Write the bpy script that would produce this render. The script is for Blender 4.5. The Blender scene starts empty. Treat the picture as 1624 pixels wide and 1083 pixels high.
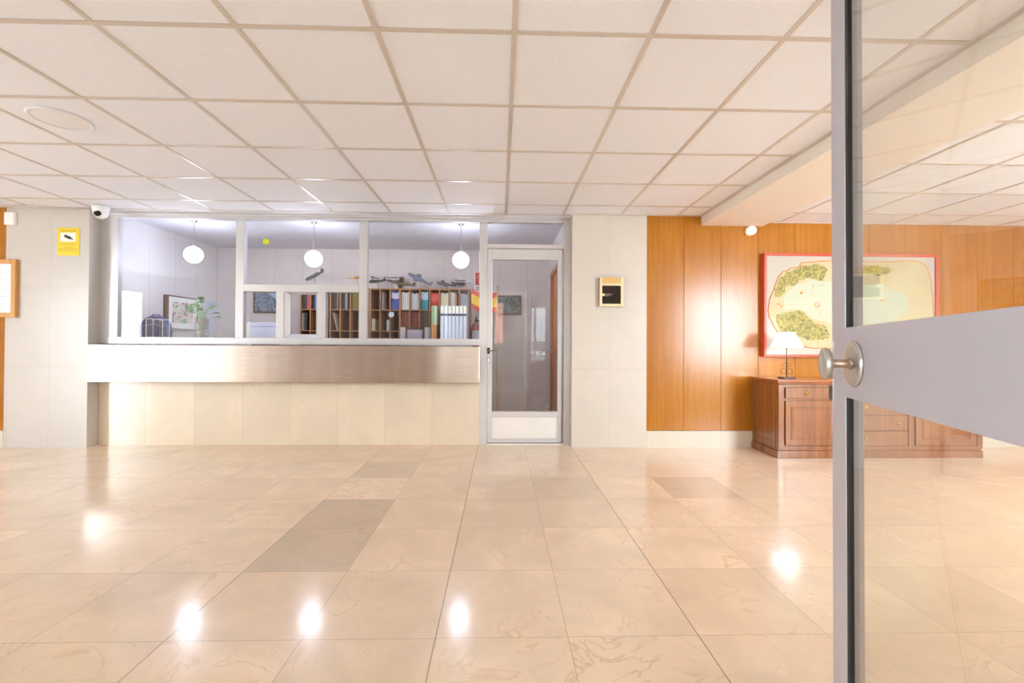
import bpy, math, random
from mathutils import Vector, Matrix
random.seed(7)
C = bpy.context.scene.collection
SC = bpy.context.scene

# ---------------------------------------------------------------- camera
F = 705.0
CAMZ = 1.08
YAW, PITCH, ROLL = math.radians(1.46), math.radians(0.50), math.radians(0.30)
SHY = 2.45           # vertical lens shift in pixels
Rm = Matrix.Rotation(-YAW, 3, 'Z') @ Matrix.Rotation(math.pi/2 + PITCH, 3, 'X') @ Matrix.Rotation(ROLL, 3, 'Z')
cam_d = bpy.data.cameras.new('camera'); cam = bpy.data.objects.new('camera', cam_d); C.objects.link(cam)
cam.matrix_world = Matrix.Translation((0, 0, CAMZ)) @ Rm.to_4x4()
cam_d.sensor_width = 36.0; cam_d.lens = F/1624*36.0; cam_d.shift_y = -SHY/1624; cam_d.clip_start = 0.02; cam_d.clip_end = 200
SC.camera = cam

def W(px, py, Y):
    """measured photo position -> world (X, Z) on the plane at depth Y"""
    d = Rm @ Vector(((px-812)/F, -(py-541.5+SHY)/F, -1))
    t = Y/d.y
    return d.x*t, CAMZ + d.z*t
def WX(px, Y, py=545): return W(px, py, Y)[0]
def WZ(py, Y, px=794): return W(px, py, Y)[1]

# ---------------------------------------------------------------- world and exposure
w = bpy.data.worlds.new('world'); SC.world = w; w.use_nodes = True
WORLD_STRENGTH = 26.0
bg = w.node_tree.nodes['Background']; bg.inputs[0].default_value = (.80, .91, 1.0, 1); bg.inputs[1].default_value = WORLD_STRENGTH
SC.view_settings.view_transform = 'Standard'; SC.view_settings.look = 'None'
SC.view_settings.gamma = 1; SC.view_settings.use_curve_mapping = False
SC.view_settings.exposure = 0.80
SC.cycles.max_bounces = 12; SC.cycles.diffuse_bounces = 7; SC.cycles.glossy_bounces = 5
SC.cycles.transparent_max_bounces = 24; SC.cycles.transmission_bounces = 6
SC.cycles.caustics_reflective = False; SC.cycles.caustics_refractive = False
SC.cycles.sample_clamp_indirect = 30.0

def portal(name, loc, rot, sx, sy):
    l = bpy.data.lights.new(name, 'AREA'); l.shape = 'RECTANGLE'; l.size = sx; l.size_y = sy
    l.cycles.is_portal = True
    o = bpy.data.objects.new(name, l); o.location = loc; o.rotation_euler = rot; C.objects.link(o)
# daylight enters by the entrance, the front window and a glazed side door; vestibule side window added to light the leaf
portal('daylight_vestibule', (-.05, -2.75, 1.65), (math.radians(90), 0, 0), .22, 1.1)
portal('daylight_front_window', (4.6, -.06, 1.45), (math.radians(90), 0, 0), 1.5, 1.7)
portal('daylight_added_window', (-1.5, -1.45, 1.35), (0, math.radians(-90), 0), 1.5, .9)
portal('daylight_side_door', (-7.2, 1.02, 1.05), (0, math.radians(-90), 0), 2.1, .95)

GLOBE = 28.0        # emission of the office globes
SHADE = 2.0
PI = math.pi

# ---------------------------------------------------------------- materials
def lin(c):
    return tuple(((v/255)/12.92 if v/255 <= .04045 else ((v/255+.055)/1.055)**2.4) for v in c)
class N:
    def __init__(s, name):
        s.m = bpy.data.materials.new(name); s.m.use_nodes = True; s.t = s.m.node_tree
        s.b = s.t.nodes['Principled BSDF']; s.out = s.t.nodes['Material Output']
        s.tc = s.t.nodes.new('ShaderNodeTexCoord')
    def n(s, typ, **kw):
        x = s.t.nodes.new(typ)
        for k, v in kw.items(): setattr(x, k, v)
        return x
    def l(s, a, b): s.t.links.new(a, b)
    def math(s, op, a, b=None, c=None):
        x = s.n('ShaderNodeMath', operation=op)
        for i, v in enumerate((a, b, c)):
            if v is None: continue
            if isinstance(v, (int, float)): x.inputs[i].default_value = v
            else: s.l(v, x.inputs[i])
        return x.outputs[0]
    def mix(s, f, a, b, bt='MIX'):
        x = s.n('ShaderNodeMix', data_type='RGBA', blend_type=bt)
        for i, v in ((0, f), (6, a), (7, b)):
            if isinstance(v, (int, float)): x.inputs[i].default_value = v
            elif isinstance(v, tuple): x.inputs[i].default_value = (*v[:3], 1)
            else: s.l(v, x.inputs[i])
        return x.outputs[2]
    def noise(s, scale, detail=4, rough=.55, stretch=None, dist=0, coord='Object'):
        x = s.n('ShaderNodeTexNoise'); x.inputs['Scale'].default_value = scale
        x.inputs['Detail'].default_value = detail; x.inputs['Roughness'].default_value = rough; x.inputs['Distortion'].default_value = dist
        if stretch:
            mp = s.n('ShaderNodeMapping'); mp.inputs['Scale'].default_value = stretch
            s.l(s.tc.outputs[coord], mp.inputs[0]); s.l(mp.outputs[0], x.inputs[0])
        else: s.l(s.tc.outputs[coord], x.inputs[0])
        return x.outputs[0]
    def ramp(s, v, a, b):
        x = s.n('ShaderNodeMapRange'); x.inputs[1].default_value = a; x.inputs[2].default_value = b
        s.l(v, x.inputs[0]); return x.outputs[0]
    def bump(s, h, strength, dist=.002):
        x = s.n('ShaderNodeBump'); x.inputs['Strength'].default_value = strength; x.inputs['Distance'].default_value = dist
        s.l(h, x.inputs['Height']); s.l(x.outputs[0], s.b.inputs['Normal'])
def mat(name, rgb, rough=.5, metal=0, var=.06, scale=12, emis=0, spec=.5, coat=0, bump=0, stretch=None, alpha=1):
    s = N(name); c = lin(rgb)
    lo = tuple(v*(1-var) for v in c); hi = tuple(min(1, v*(1+var)) for v in c)
    col = s.mix(s.ramp(s.noise(scale, stretch=stretch), .3, .7), lo, hi)
    s.l(col, s.b.inputs['Base Color']); s.b.inputs['Roughness'].default_value = rough; s.b.inputs['Metallic'].default_value = metal
    s.b.inputs['Specular IOR Level'].default_value = spec; s.b.inputs['Coat Weight'].default_value = coat; s.b.inputs['Coat Roughness'].default_value = .15
    if emis: s.l(col, s.b.inputs['Emission Color']); s.b.inputs['Emission Strength'].default_value = emis
    if bump: s.bump(s.noise(scale*6, stretch=stretch), bump)
    return s.m
def glass_mat(name, tint=(1, 1, 1), ior=1.45):
    s = N(name); g = s.n('ShaderNodeNewGeometry')
    i = s.math('ADD', s.math('MULTIPLY', g.outputs['Backfacing'], 1/ior-ior), ior)
    fr = s.n('ShaderNodeFresnel'); s.l(i, fr.inputs[0])
    tr = s.n('ShaderNodeBsdfTransparent'); tr.inputs[0].default_value = (*tint, 1)
    gl = s.n('ShaderNodeBsdfGlossy'); gl.inputs['Roughness'].default_value = 0
    mx = s.n('ShaderNodeMixShader'); s.l(fr.outputs[0], mx.inputs[0]); s.l(tr.outputs[0], mx.inputs[1]); s.l(gl.outputs[0], mx.inputs[2])
    s.l(mx.outputs[0], s.out.inputs[0]); s.t.nodes.remove(s.b); return s.m
def tiled(name, rgb, axes, joint=(150, 135, 115), jw=.0025, var=.05, vein=.10, rough=.3, veincol=None, tilevar=.05, nscale=2.2, jmix=.6, darkboxes=(), spec=.5, fine=.03):
    """stone slabs: axes = ((axis, offset, size), ...); joints and per-slab tone"""
    s = N(name); c = lin(rgb)
    sp = s.n('ShaderNodeSeparateXYZ'); s.l(s.tc.outputs['Object'], sp.inputs[0])
    mask = None; cell = []
    for ax, off, size in axes:
        v = s.math('DIVIDE', s.math('SUBTRACT', sp.outputs[ax], off), size)
        fl = s.math('FLOOR', v); cell.append(fl); fr = s.math('SUBTRACT', v, fl)
        d = s.math('MINIMUM', fr, s.math('SUBTRACT', 1.0, fr))
        m = s.math('LESS_THAN', d, jw*.5/size)
        mask = m if mask is None else s.math('MAXIMUM', mask, m)
    cb = s.n('ShaderNodeCombineXYZ')
    for i, cc in enumerate(cell): s.l(cc, cb.inputs[i])
    wn = s.n('ShaderNodeTexWhiteNoise', noise_dimensions='3D'); s.l(cb.outputs[0], wn.inputs[0])
    # offset the veining slab by slab
    va = s.n('ShaderNodeVectorMath', operation='SCALE'); s.l(wn.outputs['Color'], va.inputs[0]); va.inputs['Scale'].default_value = 7.0
    vb = s.n('ShaderNodeVectorMath', operation='ADD'); s.l(va.outputs[0], vb.inputs[0]); s.l(s.tc.outputs['Object'], vb.inputs[1])
    n1 = s.n('ShaderNodeTexNoise'); n1.inputs['Scale'].default_value = nscale; n1.inputs['Detail'].default_value = 8; n1.inputs['Roughness'].default_value = .62; n1.inputs['Distortion'].default_value = .6
    s.l(vb.outputs[0], n1.inputs[0])
    n2 = s.n('ShaderNodeTexNoise'); n2.inputs['Scale'].default_value = nscale*1.6; n2.inputs['Detail'].default_value = 6; n2.inputs['Distortion'].default_value = 1.6
    s.l(vb.outputs[0], n2.inputs[0])
    vn = s.math('SUBTRACT', 1.0, s.ramp(s.math('ABSOLUTE', s.math('SUBTRACT', n2.outputs[0], .5)), 0.0, .018))
    vn = s.math('MULTIPLY', vn, s.ramp(n1.outputs[0], .45, .65))
    col = s.mix(s.ramp(n1.outputs[0], .3, .7), tuple(v*(1-var) for v in c), tuple(min(1, v*(1+var)) for v in c))
    tv = s.math('ADD', s.math('MULTIPLY', wn.outputs[0], tilevar), 1-tilevar*.6)
    f2 = s.math('ADD', s.math('MULTIPLY', s.noise(90, 3), fine*2), 1-fine)
    for boxd in darkboxes:
        mm = None
        for ax, lo, hi in boxd[:2]:
            q = s.math('MULTIPLY', s.math('GREATER_THAN', sp.outputs[ax], lo), s.math('LESS_THAN', sp.outputs[ax], hi))
            mm = q if mm is None else s.math('MULTIPLY', mm, q)
        tv = s.math('MULTIPLY', tv, s.math('SUBTRACT', 1.0, s.math('MULTIPLY', mm, boxd[2])))
    tv = s.math('MULTIPLY', tv, f2)
    hs = s.n('ShaderNodeHueSaturation'); s.l(col, hs.inputs['Color']); s.l(tv, hs.inputs['Value'])
    col = s.mix(s.math('MULTIPLY', vn, vein), hs.outputs[0], lin(veincol or (150, 110, 75)))
    col = s.mix(s.math('MULTIPLY', mask, jmix), col, lin(joint))
    s.l(col, s.b.inputs['Base Color']); s.b.inputs['Specular IOR Level'].default_value = spec
    s.l(s.math('ADD', s.math('MULTIPLY', s.noise(3.0), .06), rough-.03), s.b.inputs['Roughness'])
    return s.m
def wood(name, dark, light, rough=.3, axis='z', scale=3, coat=0, spec=.5):
    st = {'z': (14, 14, .7), 'x': (.7, 14, 14), 'y': (14, .7, 14)}[axis]
    s = N(name)
    a = s.noise(scale, 6, .6, stretch=st, dist=.4); b = s.noise(scale*6, 3, .5, stretch=st); cc = s.noise(1.1, 2)
    v = s.math('ADD', s.math('MULTIPLY', a, .6), s.math('ADD', s.math('MULTIPLY', b, .2), s.math('MULTIPLY', cc, .25)))
    s.l(s.mix(s.ramp(v, .38, .66), lin(dark), lin(light)), s.b.inputs['Base Color'])
    s.b.inputs['Roughness'].default_value = rough; s.b.inputs['Coat Weight'].default_value = coat; s.b.inputs['Coat Roughness'].default_value = .22; s.b.inputs['Specular IOR Level'].default_value = spec
    s.bump(a, .06, .001)
    return s.m

T = .487
M = {}
M['floor'] = tiled('floor_marble', (238, 215, 188), ((0, -.233, T), (1, 1.644, T)), joint=(128, 100, 76), jw=.003, var=.10, vein=.34, rough=.15, tilevar=.07,
    nscale=2.2, jmix=.4, veincol=(172, 128, 90), darkboxes=(((0, -1.207, -.72), (1, 2.131, 3.105), .17), ((0, -1.207, -.72), (1, 3.592, 4.079), .12), ((0, 1.228, 1.715), (1, 3.105, 3.592), .12), ((0, .254, .741), (1, 3.105, 3.592), .06), ((0, -.2355, -.2305), (1, .2, 4.8), .38), ((0, .738, .744), (1, .2, 4.8), .35), ((0, -1.21, -1.205), (1, .2, 3.1), .3)))
M['pillar_marble'] = tiled('pillar_marble', (210, 202, 191), ((0, .745-.4, .4), (2, 0, .82)), joint=(170, 155, 135), jw=.003, var=.035, vein=.06, rough=.32, tilevar=.03, fine=.02)
M['pillar_marble_left'] = tiled('pillar_marble_left', (203, 197, 190), ((0, -4.206-.8, .415), (2, 0, .82)), joint=(170, 155, 135), jw=.003, var=.035, vein=.06, rough=.3, tilevar=.03, fine=.02)
M['counter_marble'] = tiled('counter_marble', (229, 214, 192), ((0, -.23, .4985),), joint=(190, 165, 130), jw=.0035, var=.05, vein=.16, rough=.2, tilevar=.09, veincol=(205, 170, 130))
M['plinth'] = tiled('plinth_marble', (214, 206, 190), ((0, 1.53, .8),), joint=(180, 165, 140), jw=.003, rough=.3)
M['office_wall'] = tiled('office_wall_panel', (216, 207, 203), ((0, -.02, .41), (2, .35, 4.0)), joint=(140, 130, 128), jw=.004, var=.05, vein=.05, rough=.45, tilevar=.04, nscale=3)
M['office_side'] = tiled('office_side_panel', (220, 215, 216), ((1, 4.9, .41), (2, .35, 4.0)), joint=(150, 142, 142), jw=.004, var=.04, vein=.05, rough=.45, tilevar=.04, nscale=3)
M['wall_paint'] = mat('wall_paint', (228, 226, 222), .6)
M['office_ceiling'] = mat('office_ceiling_plaster', (218, 217, 224), .8, var=.02)
M['tile'] = mat('ceiling_tile', (232, 232, 237), .85, var=.02, scale=60)
M['tbar'] = mat('ceiling_tbar_metal', (205, 194, 184), .35, metal=.1, var=.03)
M['beam'] = mat('beam_plaster', (232, 222, 210), .7, var=.015)
M['wood'] = wood('honey_veneer', (166, 100, 22), (184, 122, 36), .22, 'z', 2.2, coat=.15, spec=.35)
M['cabinet'] = wood('sideboard_wood', (116, 64, 26), (152, 94, 46), .26, 'z', 1.6, coat=.9)
M['cabinet_top'] = wood('sideboard_top_wood', (130, 72, 38), (172, 104, 62), .22, 'x', 3.5, coat=.5)
M['shelf'] = wood('pigeonhole_wood', (150, 100, 58), (184, 132, 84), .5, 'z', 5)
M['shelf_back'] = wood('pigeonhole_back', (96, 58, 36), (124, 78, 50), .6, 'z', 5)
M['oak'] = wood('oak_frame', (190, 135, 70), (222, 170, 105), .35, 'z', 6)
M['brown_frame'] = wood('brown_frame', (88, 52, 38), (112, 70, 52), .4, 'z', 6)
M['officedoor'] = wood('office_side_door_wood', (170, 105, 55), (200, 135, 80), .4, 'z', 3)
M['alu'] = mat('satin_aluminium', (210, 208, 209), .34, metal=.35, var=.02, scale=4)
M['leaf_alu'] = mat('leaf_aluminium', (180, 175, 181), .42, metal=.25, var=.02, scale=8)
M['knob'] = mat('knob_metal', (188, 182, 176), .3, metal=.75, var=.04)
M['shaft'] = mat('brass_shaft', (170, 145, 125), .35, metal=.8, var=.05)
M['black'] = mat('black_rubber', (22, 20, 20), .6)
M['dark_metal'] = mat('dark_metal', (70, 60, 54), .4, metal=.6)
M['chrome'] = mat('chrome', (200, 200, 205), .18, metal=.95)
M['glass'] = glass_mat('clear_glass')
M['leaf_glass'] = glass_mat('door_leaf_glass', (.97, .975, .96), 1.52)
# brushed steel, streaked along its length
s = N('brushed_steel'); a = s.noise(3, 5, .6, stretch=(1.2, 1, 60)); b = s.noise(1.2, 2, stretch=(2.5, 1, .3))
v = s.math('ADD', s.math('MULTIPLY', a, .4), s.math('MULTIPLY', b, .6))
s.l(s.mix(s.ramp(v, .35, .65), lin((176, 160, 152)), lin((206, 194, 186))), s.b.inputs['Base Color'])
s.b.inputs['Metallic'].default_value = 1; s.b.inputs['Roughness'].default_value = .20
s.b.inputs['Anisotropic'].default_value = .8; cv_ = s.n('ShaderNodeCombineXYZ'); cv_.inputs[2].default_value = 1; s.l(cv_.outputs[0], s.b.inputs['Tangent']); M['steel'] = s.m
M['kick'] = mat('kick_plate_aluminium', (238, 236, 232), .32, metal=.35, var=.04, scale=3)
M['white'] = mat('white_plastic', (240, 240, 238), .35, var=.01)
M['whitepaper'] = mat('white_paper', (238, 238, 242), .7, var=.03)
M['lilac'] = mat('lilac_paper', (205, 208, 232), .6, var=.03)
M['globe'] = mat('opal_globe', (222, 232, 255), .3, emis=GLOBE, var=0)
M['shade'] = mat('lit_lamp_shade', (244, 246, 255), .7, emis=SHADE, var=.01)
M['bulb'] = mat('lamp_bulb', (225, 234, 255), .4, emis=40, var=0)
M['yellow'] = mat('yellow_sign', (240, 208, 45), .5, var=.02)
M['ink'] = mat('sign_ink', (60, 48, 40), .6)
M['ink2'] = mat('sign_small_print', (170, 140, 30), .6)
M['cream_metal'] = mat('cream_gilt_frame', (232, 216, 176), .35, metal=.15, var=.03)
M['gilt'] = mat('gilt_strip', (214, 178, 112), .35, metal=.4, var=.04)
M['darkglass'] = mat('dark_panel', (42, 34, 30), .1, var=.2)
M['hand'] = mat('pictogram', (120, 92, 84), .5)
M['red_frame'] = mat('red_frame_lacquer', (206, 78, 52), .35, var=.06, scale=4)
M['red'] = mat('signal_red', (205, 40, 38), .4)
M['ext_red'] = mat('extinguisher_red', (170, 32, 34), .3)
M['parch'] = mat('parchment', (188, 174, 134), .6, var=.07, scale=3)
M['map_margin'] = mat('map_margin', (186, 180, 166), .6, var=.02)
s = N('map_land'); a = s.noise(16, 6, .65); b = s.noise(45, 4)
s.l(s.mix(s.ramp(b, .35, .65), s.mix(s.ramp(a, .4, .6), lin((74, 80, 34)), lin((128, 126, 58))), lin((184, 166, 92))), s.b.inputs['Base Color']); s.b.inputs['Roughness'].default_value = .6; M['land'] = s.m
M['sea'] = mat('map_sea', (182, 186, 160), .6, var=.05, scale=5)
M['orange_ink'] = mat('map_orange_ink', (226, 132, 62), .6)
M['brass'] = mat('brass_pull', (190, 150, 80), .3, metal=.8)
M['leafgreen'] = mat('pothos_leaf', (66, 128, 34), .45, var=.25, scale=20)
M['stemgreen'] = mat('pothos_stem', (130, 170, 90), .5)
M['jar'] = glass_mat('jar_glass', (.93, .95, .93), 1.5)
M['pebble'] = mat('jar_pebbles', (170, 140, 110), .7, var=.45, scale=60)
M['violet'] = mat('violet_blue_fabric', (84, 84, 128), .8, var=.1)
M['flag_red'] = mat('flag_red', (206, 62, 38), .7); M['flag_yellow'] = mat('flag_yellow', (236, 196, 40), .7)
M['stickerm'] = mat('yellow_green_sticker', (222, 232, 30), .5, var=.02)
M['cable'] = mat('cable_sheath', (200, 180, 170), .5)
M['grey'] = mat('grey_metal_cabinet', (176, 176, 178), .5)
M['desk'] = mat('desk_laminate', (190, 170, 150), .4)
M['ground'] = mat('paving', (214, 212, 210), .8)
M['brick'] = tiled('street_brick', (150, 96, 76), ((0, 0, .24), (2, 0, .07)), joint=(190, 176, 165), jw=.012, tilevar=.2, rough=.8)
def painting(name, cols, sc=9):
    s = N(name); a = s.noise(sc, 5, .65, dist=.8); b = s.noise(sc*3, 4, .6)
    v = s.math('ADD', s.math('MULTIPLY', a, .7), s.math('MULTIPLY', b, .3))
    r = s.n('ShaderNodeValToRGB'); s.l(v, r.inputs[0]); e = r.color_ramp.elements
    e[0].position = .41; e[1].position = .59; e[0].color = (*lin(cols[0]), 1); e[1].color = (*lin(cols[-1]), 1)
    for i, cc in enumerate(cols[1:-1]):
        k = e.new(.41 + .18*(i+1)/(len(cols)-1)); k.color = (*lin(cc), 1)
    s.l(r.outputs[0], s.b.inputs['Base Color']); s.b.inputs['Roughness'].default_value = .35; return s.m
M['paint_blue'] = painting('blue_landscape_canvas', [(52, 60, 84), (92, 104, 128), (140, 150, 170), (96, 96, 110)], 7)
M['paint_sky'] = mat('painted_sky', (150, 180, 205), .4, var=.12, scale=8)
M['paint_green'] = painting('green_landscape_canvas', [(30, 42, 44), (62, 84, 78), (130, 150, 150), (52, 66, 80)], 9)
M['paint_white'] = painting('pale_figure_print', [(70, 48, 44), (150, 118, 104), (226, 214, 206), (214, 200, 180), (120, 150, 110)], 5)
def col(rgb, rough=.55):
    k = 'c_%d_%d_%d' % rgb
    if k not in M: M[k] = mat('cover_%d_%d_%d' % rgb, rgb, rough, var=.06, scale=25)
    return M[k]

# ---------------------------------------------------------------- mesh helpers
class MB:
    def __init__(s): s.v = []; s.f = []; s.sm = []
    def add(s, vs, fs, smooth=False, mtx=None):
        o = len(s.v); s.v += [tuple(mtx @ Vector(v)) if mtx else tuple(v) for v in vs]
        s.f += [tuple(i+o for i in f) for f in fs]; s.sm += [smooth]*len(fs); return s
    def box(s, x0, x1, y0, y1, z0, z1, mtx=None):
        v = [(x0,y0,z0),(x1,y0,z0),(x1,y1,z0),(x0,y1,z0),(x0,y0,z1),(x1,y0,z1),(x1,y1,z1),(x0,y1,z1)]
        return s.add(v, [(0,3,2,1),(4,5,6,7),(0,1,5,4),(1,2,6,5),(2,3,7,6),(3,0,4,7)], mtx=mtx)
    def lathe(s, prof, n=32, mtx=None, smooth=True):
        """profile of (r, z), closed on the axis where r == 0"""
        v = []; f = []
        for r, z in prof:
            for k in range(n): v.append((r*math.cos(2*PI*k/n), r*math.sin(2*PI*k/n), z))
        for i in range(len(prof)-1):
            for k in range(n): f.append((i*n+k, i*n+(k+1) % n, (i+1)*n+(k+1) % n, (i+1)*n+k))
        return s.add(v, f, smooth, mtx)
    def cyl(s, r, z0, z1, n=24, mtx=None, r2=None, smooth=True):
        r2 = r if r2 is None else r2
        v = [(r*math.cos(2*PI*k/n), r*math.sin(2*PI*k/n), z0) for k in range(n)] + [(r2*math.cos(2*PI*k/n), r2*math.sin(2*PI*k/n), z1) for k in range(n)]
        s.add(v, [(k, (k+1) % n, n+(k+1) % n, n+k) for k in range(n)], smooth, mtx)
        return s.add(v, [tuple(range(n-1, -1, -1)), tuple(range(n, 2*n))], False, mtx)
    def sphere(s, c, r, n=20, sc=(1,1,1)):
        p = [(max(1e-4, r*math.sin(PI*i/n)), -r*math.cos(PI*i/n)) for i in range(n+1)]
        return s.lathe(p, n*2, Matrix.Translation(c) @ Matrix.Diagonal((*sc, 1)))
    def tube(s, pts, r, n=8):
        pts = [Vector(p) for p in pts]; rs = r if isinstance(r, (list, tuple)) else [r]*len(pts); v = []; f = []
        for i, p in enumerate(pts):
            t = (pts[min(i+1, len(pts)-1)]-pts[max(i-1, 0)]).normalized()
            a = t.cross(Vector((0, 0, 1)));
            if a.length < .05: a = t.cross(Vector((1, 0, 0)))
            a.normalize(); b = t.cross(a)
            for k in range(n): v.append(p + (a*math.cos(2*PI*k/n)+b*math.sin(2*PI*k/n))*rs[i])
        for i in range(len(pts)-1):
            for k in range(n): f.append((i*n+k, i*n+(k+1) % n, (i+1)*n+(k+1) % n, (i+1)*n+k))
        f += [tuple(range(n-1, -1, -1)), tuple(range((len(pts)-1)*n, len(pts)*n))]
        return s.add(v, f, True)
    def prism(s, poly, y0, y1, mtx=None):
        """polygon in x,z extruded along y"""
        n = len(poly); v = [(x, y0, z) for x, z in poly] + [(x, y1, z) for x, z in poly]
        return s.add(v, [tuple(range(n)), tuple(range(2*n-1, n-1, -1))] + [(k, k+n, (k+1) % n+n, (k+1) % n) for k in range(n)], mtx=mtx)
    def build(s, name, m, parent=None, bevel=0):
        me = bpy.data.meshes.new(name); me.from_pydata(s.v, [], s.f); me.update()
        me.polygons.foreach_set('use_smooth', s.sm); me.materials.append(m)
        import bmesh
        b = bmesh.new(); b.from_mesh(me); bmesh.ops.recalc_face_normals(b, faces=b.faces); b.to_mesh(me); b.free()
        o = bpy.data.objects.new(name, me); C.objects.link(o)
        if parent: o.parent = parent
        if bevel:
            q = o.modifiers.new('bevel', 'BEVEL'); q.width = bevel; q.segments = 2; q.limit_method = 'ANGLE'
        return o
def bx(name, m, x0, x1, y0, y1, z0, z1, parent=None, bevel=0):
    return MB().box(x0, x1, y0, y1, z0, z1).build(name, m, parent, bevel)
def tag(o, label, cat, group=None):
    o['label'] = label; o['category'] = cat
    if group: o['group'] = group
    return o
def struct(o): o['kind'] = 'structure'; return o
def empty(name, loc=(0, 0, 0), rz=0):
    o = bpy.data.objects.new(name, None); C.objects.link(o); o.location = loc; o.rotation_euler = (0, 0, rz); o.empty_display_size = .1; return o
def thing(name, label, cat, loc=(0, 0, 0), rz=0, group=None): return tag(empty(name, loc, rz), label, cat, group)
def copy_tree(o, parent=None):
    c = o.copy(); C.objects.link(c)
    if parent: c.parent = parent
    for ch in [q for q in bpy.data.objects if q.parent == o and q is not c]: copy_tree(ch, c)
    return c

# ---------------------------------------------------------------- levels
YW, YP, YB = 4.64, 4.80, 6.55          # lobby back wall, office partition, office back wall
ZC = 2.4425                            # lobby ceiling
ZB, ZR = 2.345, 2.385                  # beam underside, right-hand ceiling
XBL, XBR = 2.12, 2.78
XL, XR = -7.1, 6.4
PL0, PL1 = -5.03, -4.206               # left pillar
PR0, PR1 = .745, 1.535                 # right pillar

# ---------------------------------------------------------------- shell
struct(MB().box(XL-.1, XR+.1, 0, YB+.1, -.1, 0).build('floor', M['floor']))
struct(bx('ground', M['ground'], -30, 30, -30, 30, -.14, -.11))
struct(bx('roof', M['wall_paint'], XL-.1, XR+.1, 0, YB+.1, 2.62, 2.72))
struct(bx('ceiling_left', M['tile'], XL, XBL, .15, YP+.06, ZC, ZC+.06))
struct(bx('ceiling_right', M['tile'], XBR, XR, .15, YW+.1, ZR, ZR+.06))
struct(bx('ceiling_beam', M['beam'], XBL, XBR, .15, YW+.02, ZB, ZC+.1))
struct(bx('ceiling_office', M['office_ceiling'], -4.3, .9, YP+.06, YB, 2.45, 2.5))
# T-bar grids
g = MB()
xs = [.0525+.6*k for k in range(-12, 4) if XL < .0525+.6*k < XBL-.1]; ys = [1.33+.6*k for k in range(-1, 7) if .2 < 1.33+.6*k < YP-.1]
for x in xs: g.box(x-.012, x+.012, .15, YW, ZC-.004, ZC+.002)
for y in ys: g.box(XL, XBL, y-.012, y+.012, ZC-.0045, ZC+.002)
g.box(XBL-.03, XBL, .15, YW, ZC-.006, ZC+.002); g.box(PL1, PR0, YP-.16, YP-.13, ZC-.005, ZC+.002); g.box(XL, PL1, YW-.03, YW, ZC-.006, ZC+.002); g.box(PR0, XBL, YW-.03, YW, ZC-.006, ZC+.002)
struct(g.build('ceiling_grid', M['tbar']))
g = MB()
for k in range(7):
    x = 2.95+.6*k
    if x < XR-.05: g.box(x-.012, x+.012, .15, YW, ZR-.004, ZR+.002)
for k in range(-4, 3): g.box(XBR, XR, 3.09+.6*k-.012, 3.09+.6*k+.012, ZR-.0045, ZR+.002)
g.box(XBR, XBR+.025, .15, YW, ZR-.006, ZR+.002); g.box(XBR, XR, YW-.01, YW+.02, ZR-.006, ZR+.002)
struct(g.build('ceiling_grid', M['tbar']))
# marble pillars
struct(bx('wall_back', M['pillar_marble_left'], PL0, PL1, YW, YB, 0, 2.6))
struct(bx('wall_back', M['pillar_marble'], PR0, PR1, YW, YB, 0, 2.6))
for nm, x0, x1 in (('left', XL, PL0), ('right', PR1, XR)):
    struct(bx('wall_back', M['shelf_back'], x0, x1, YW+.032, YW+.2, 0, 2.6))
    struct(bx('baseboard_'+nm, M['plinth'], x0, x1, YW-.004, YW+.032, 0, .172))
    p = MB(); k = 0
    while True:                                            # veneer boards 0.4 m wide with open joints
        a = PR1+.4*k if nm == 'right' else PL0-.4*(k+1)
        b_ = a+.4
        if a >= XR or b_ <= XL: break
        p.box(max(a, x0)+.0015, min(b_, x1)-.0015, YW+.014, YW+.031, .174, 2.6); k += 1
    struct(p.build('wall_panelling_'+nm, M['wood'], bevel=.0012))
# side walls
MW = M['wood']
def wall_x(name, x0, x1, y0, y1, holes, m):               # wall along Y with openings (ya, yb, za, zb)
    b = MB(); y = y0
    for ya, yb, za, zb in sorted(holes):
        b.box(x0, x1, y, ya, 0, 2.6); b.box(x0, x1, ya, yb, zb, 2.6)
        if za > 0: b.box(x0, x1, ya, yb, 0, za)
        y = yb
    b.box(x0, x1, y, y1, 0, 2.6); return struct(b.build(name, m))
wall_x('wall_left', XL-.1, XL, 0, YW+.2, ((.55, 1.5, 0, 2.1),), M['wall_paint'])
wall_x('wall_right', XR, XR+.1, 0, YW+.2, (), M['wall_paint'])
b = MB(); x = XL-.1
for xa, xb, za, zb in ((-1.33, .63, 0, 2.25), (3.85, 5.35, .6, 2.3)):
    b.box(x, xa, 0, .15, 0, 2.6); b.box(xa, xb, 0, .15, zb, 2.6)
    if za > 0: b.box(xa, xb, 0, .15, 0, za)
    x = xb
b.box(x, XR+.1, 0, .15, 0, 2.6); struct(b.build('wall_front', M['wall_paint']))
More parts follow.
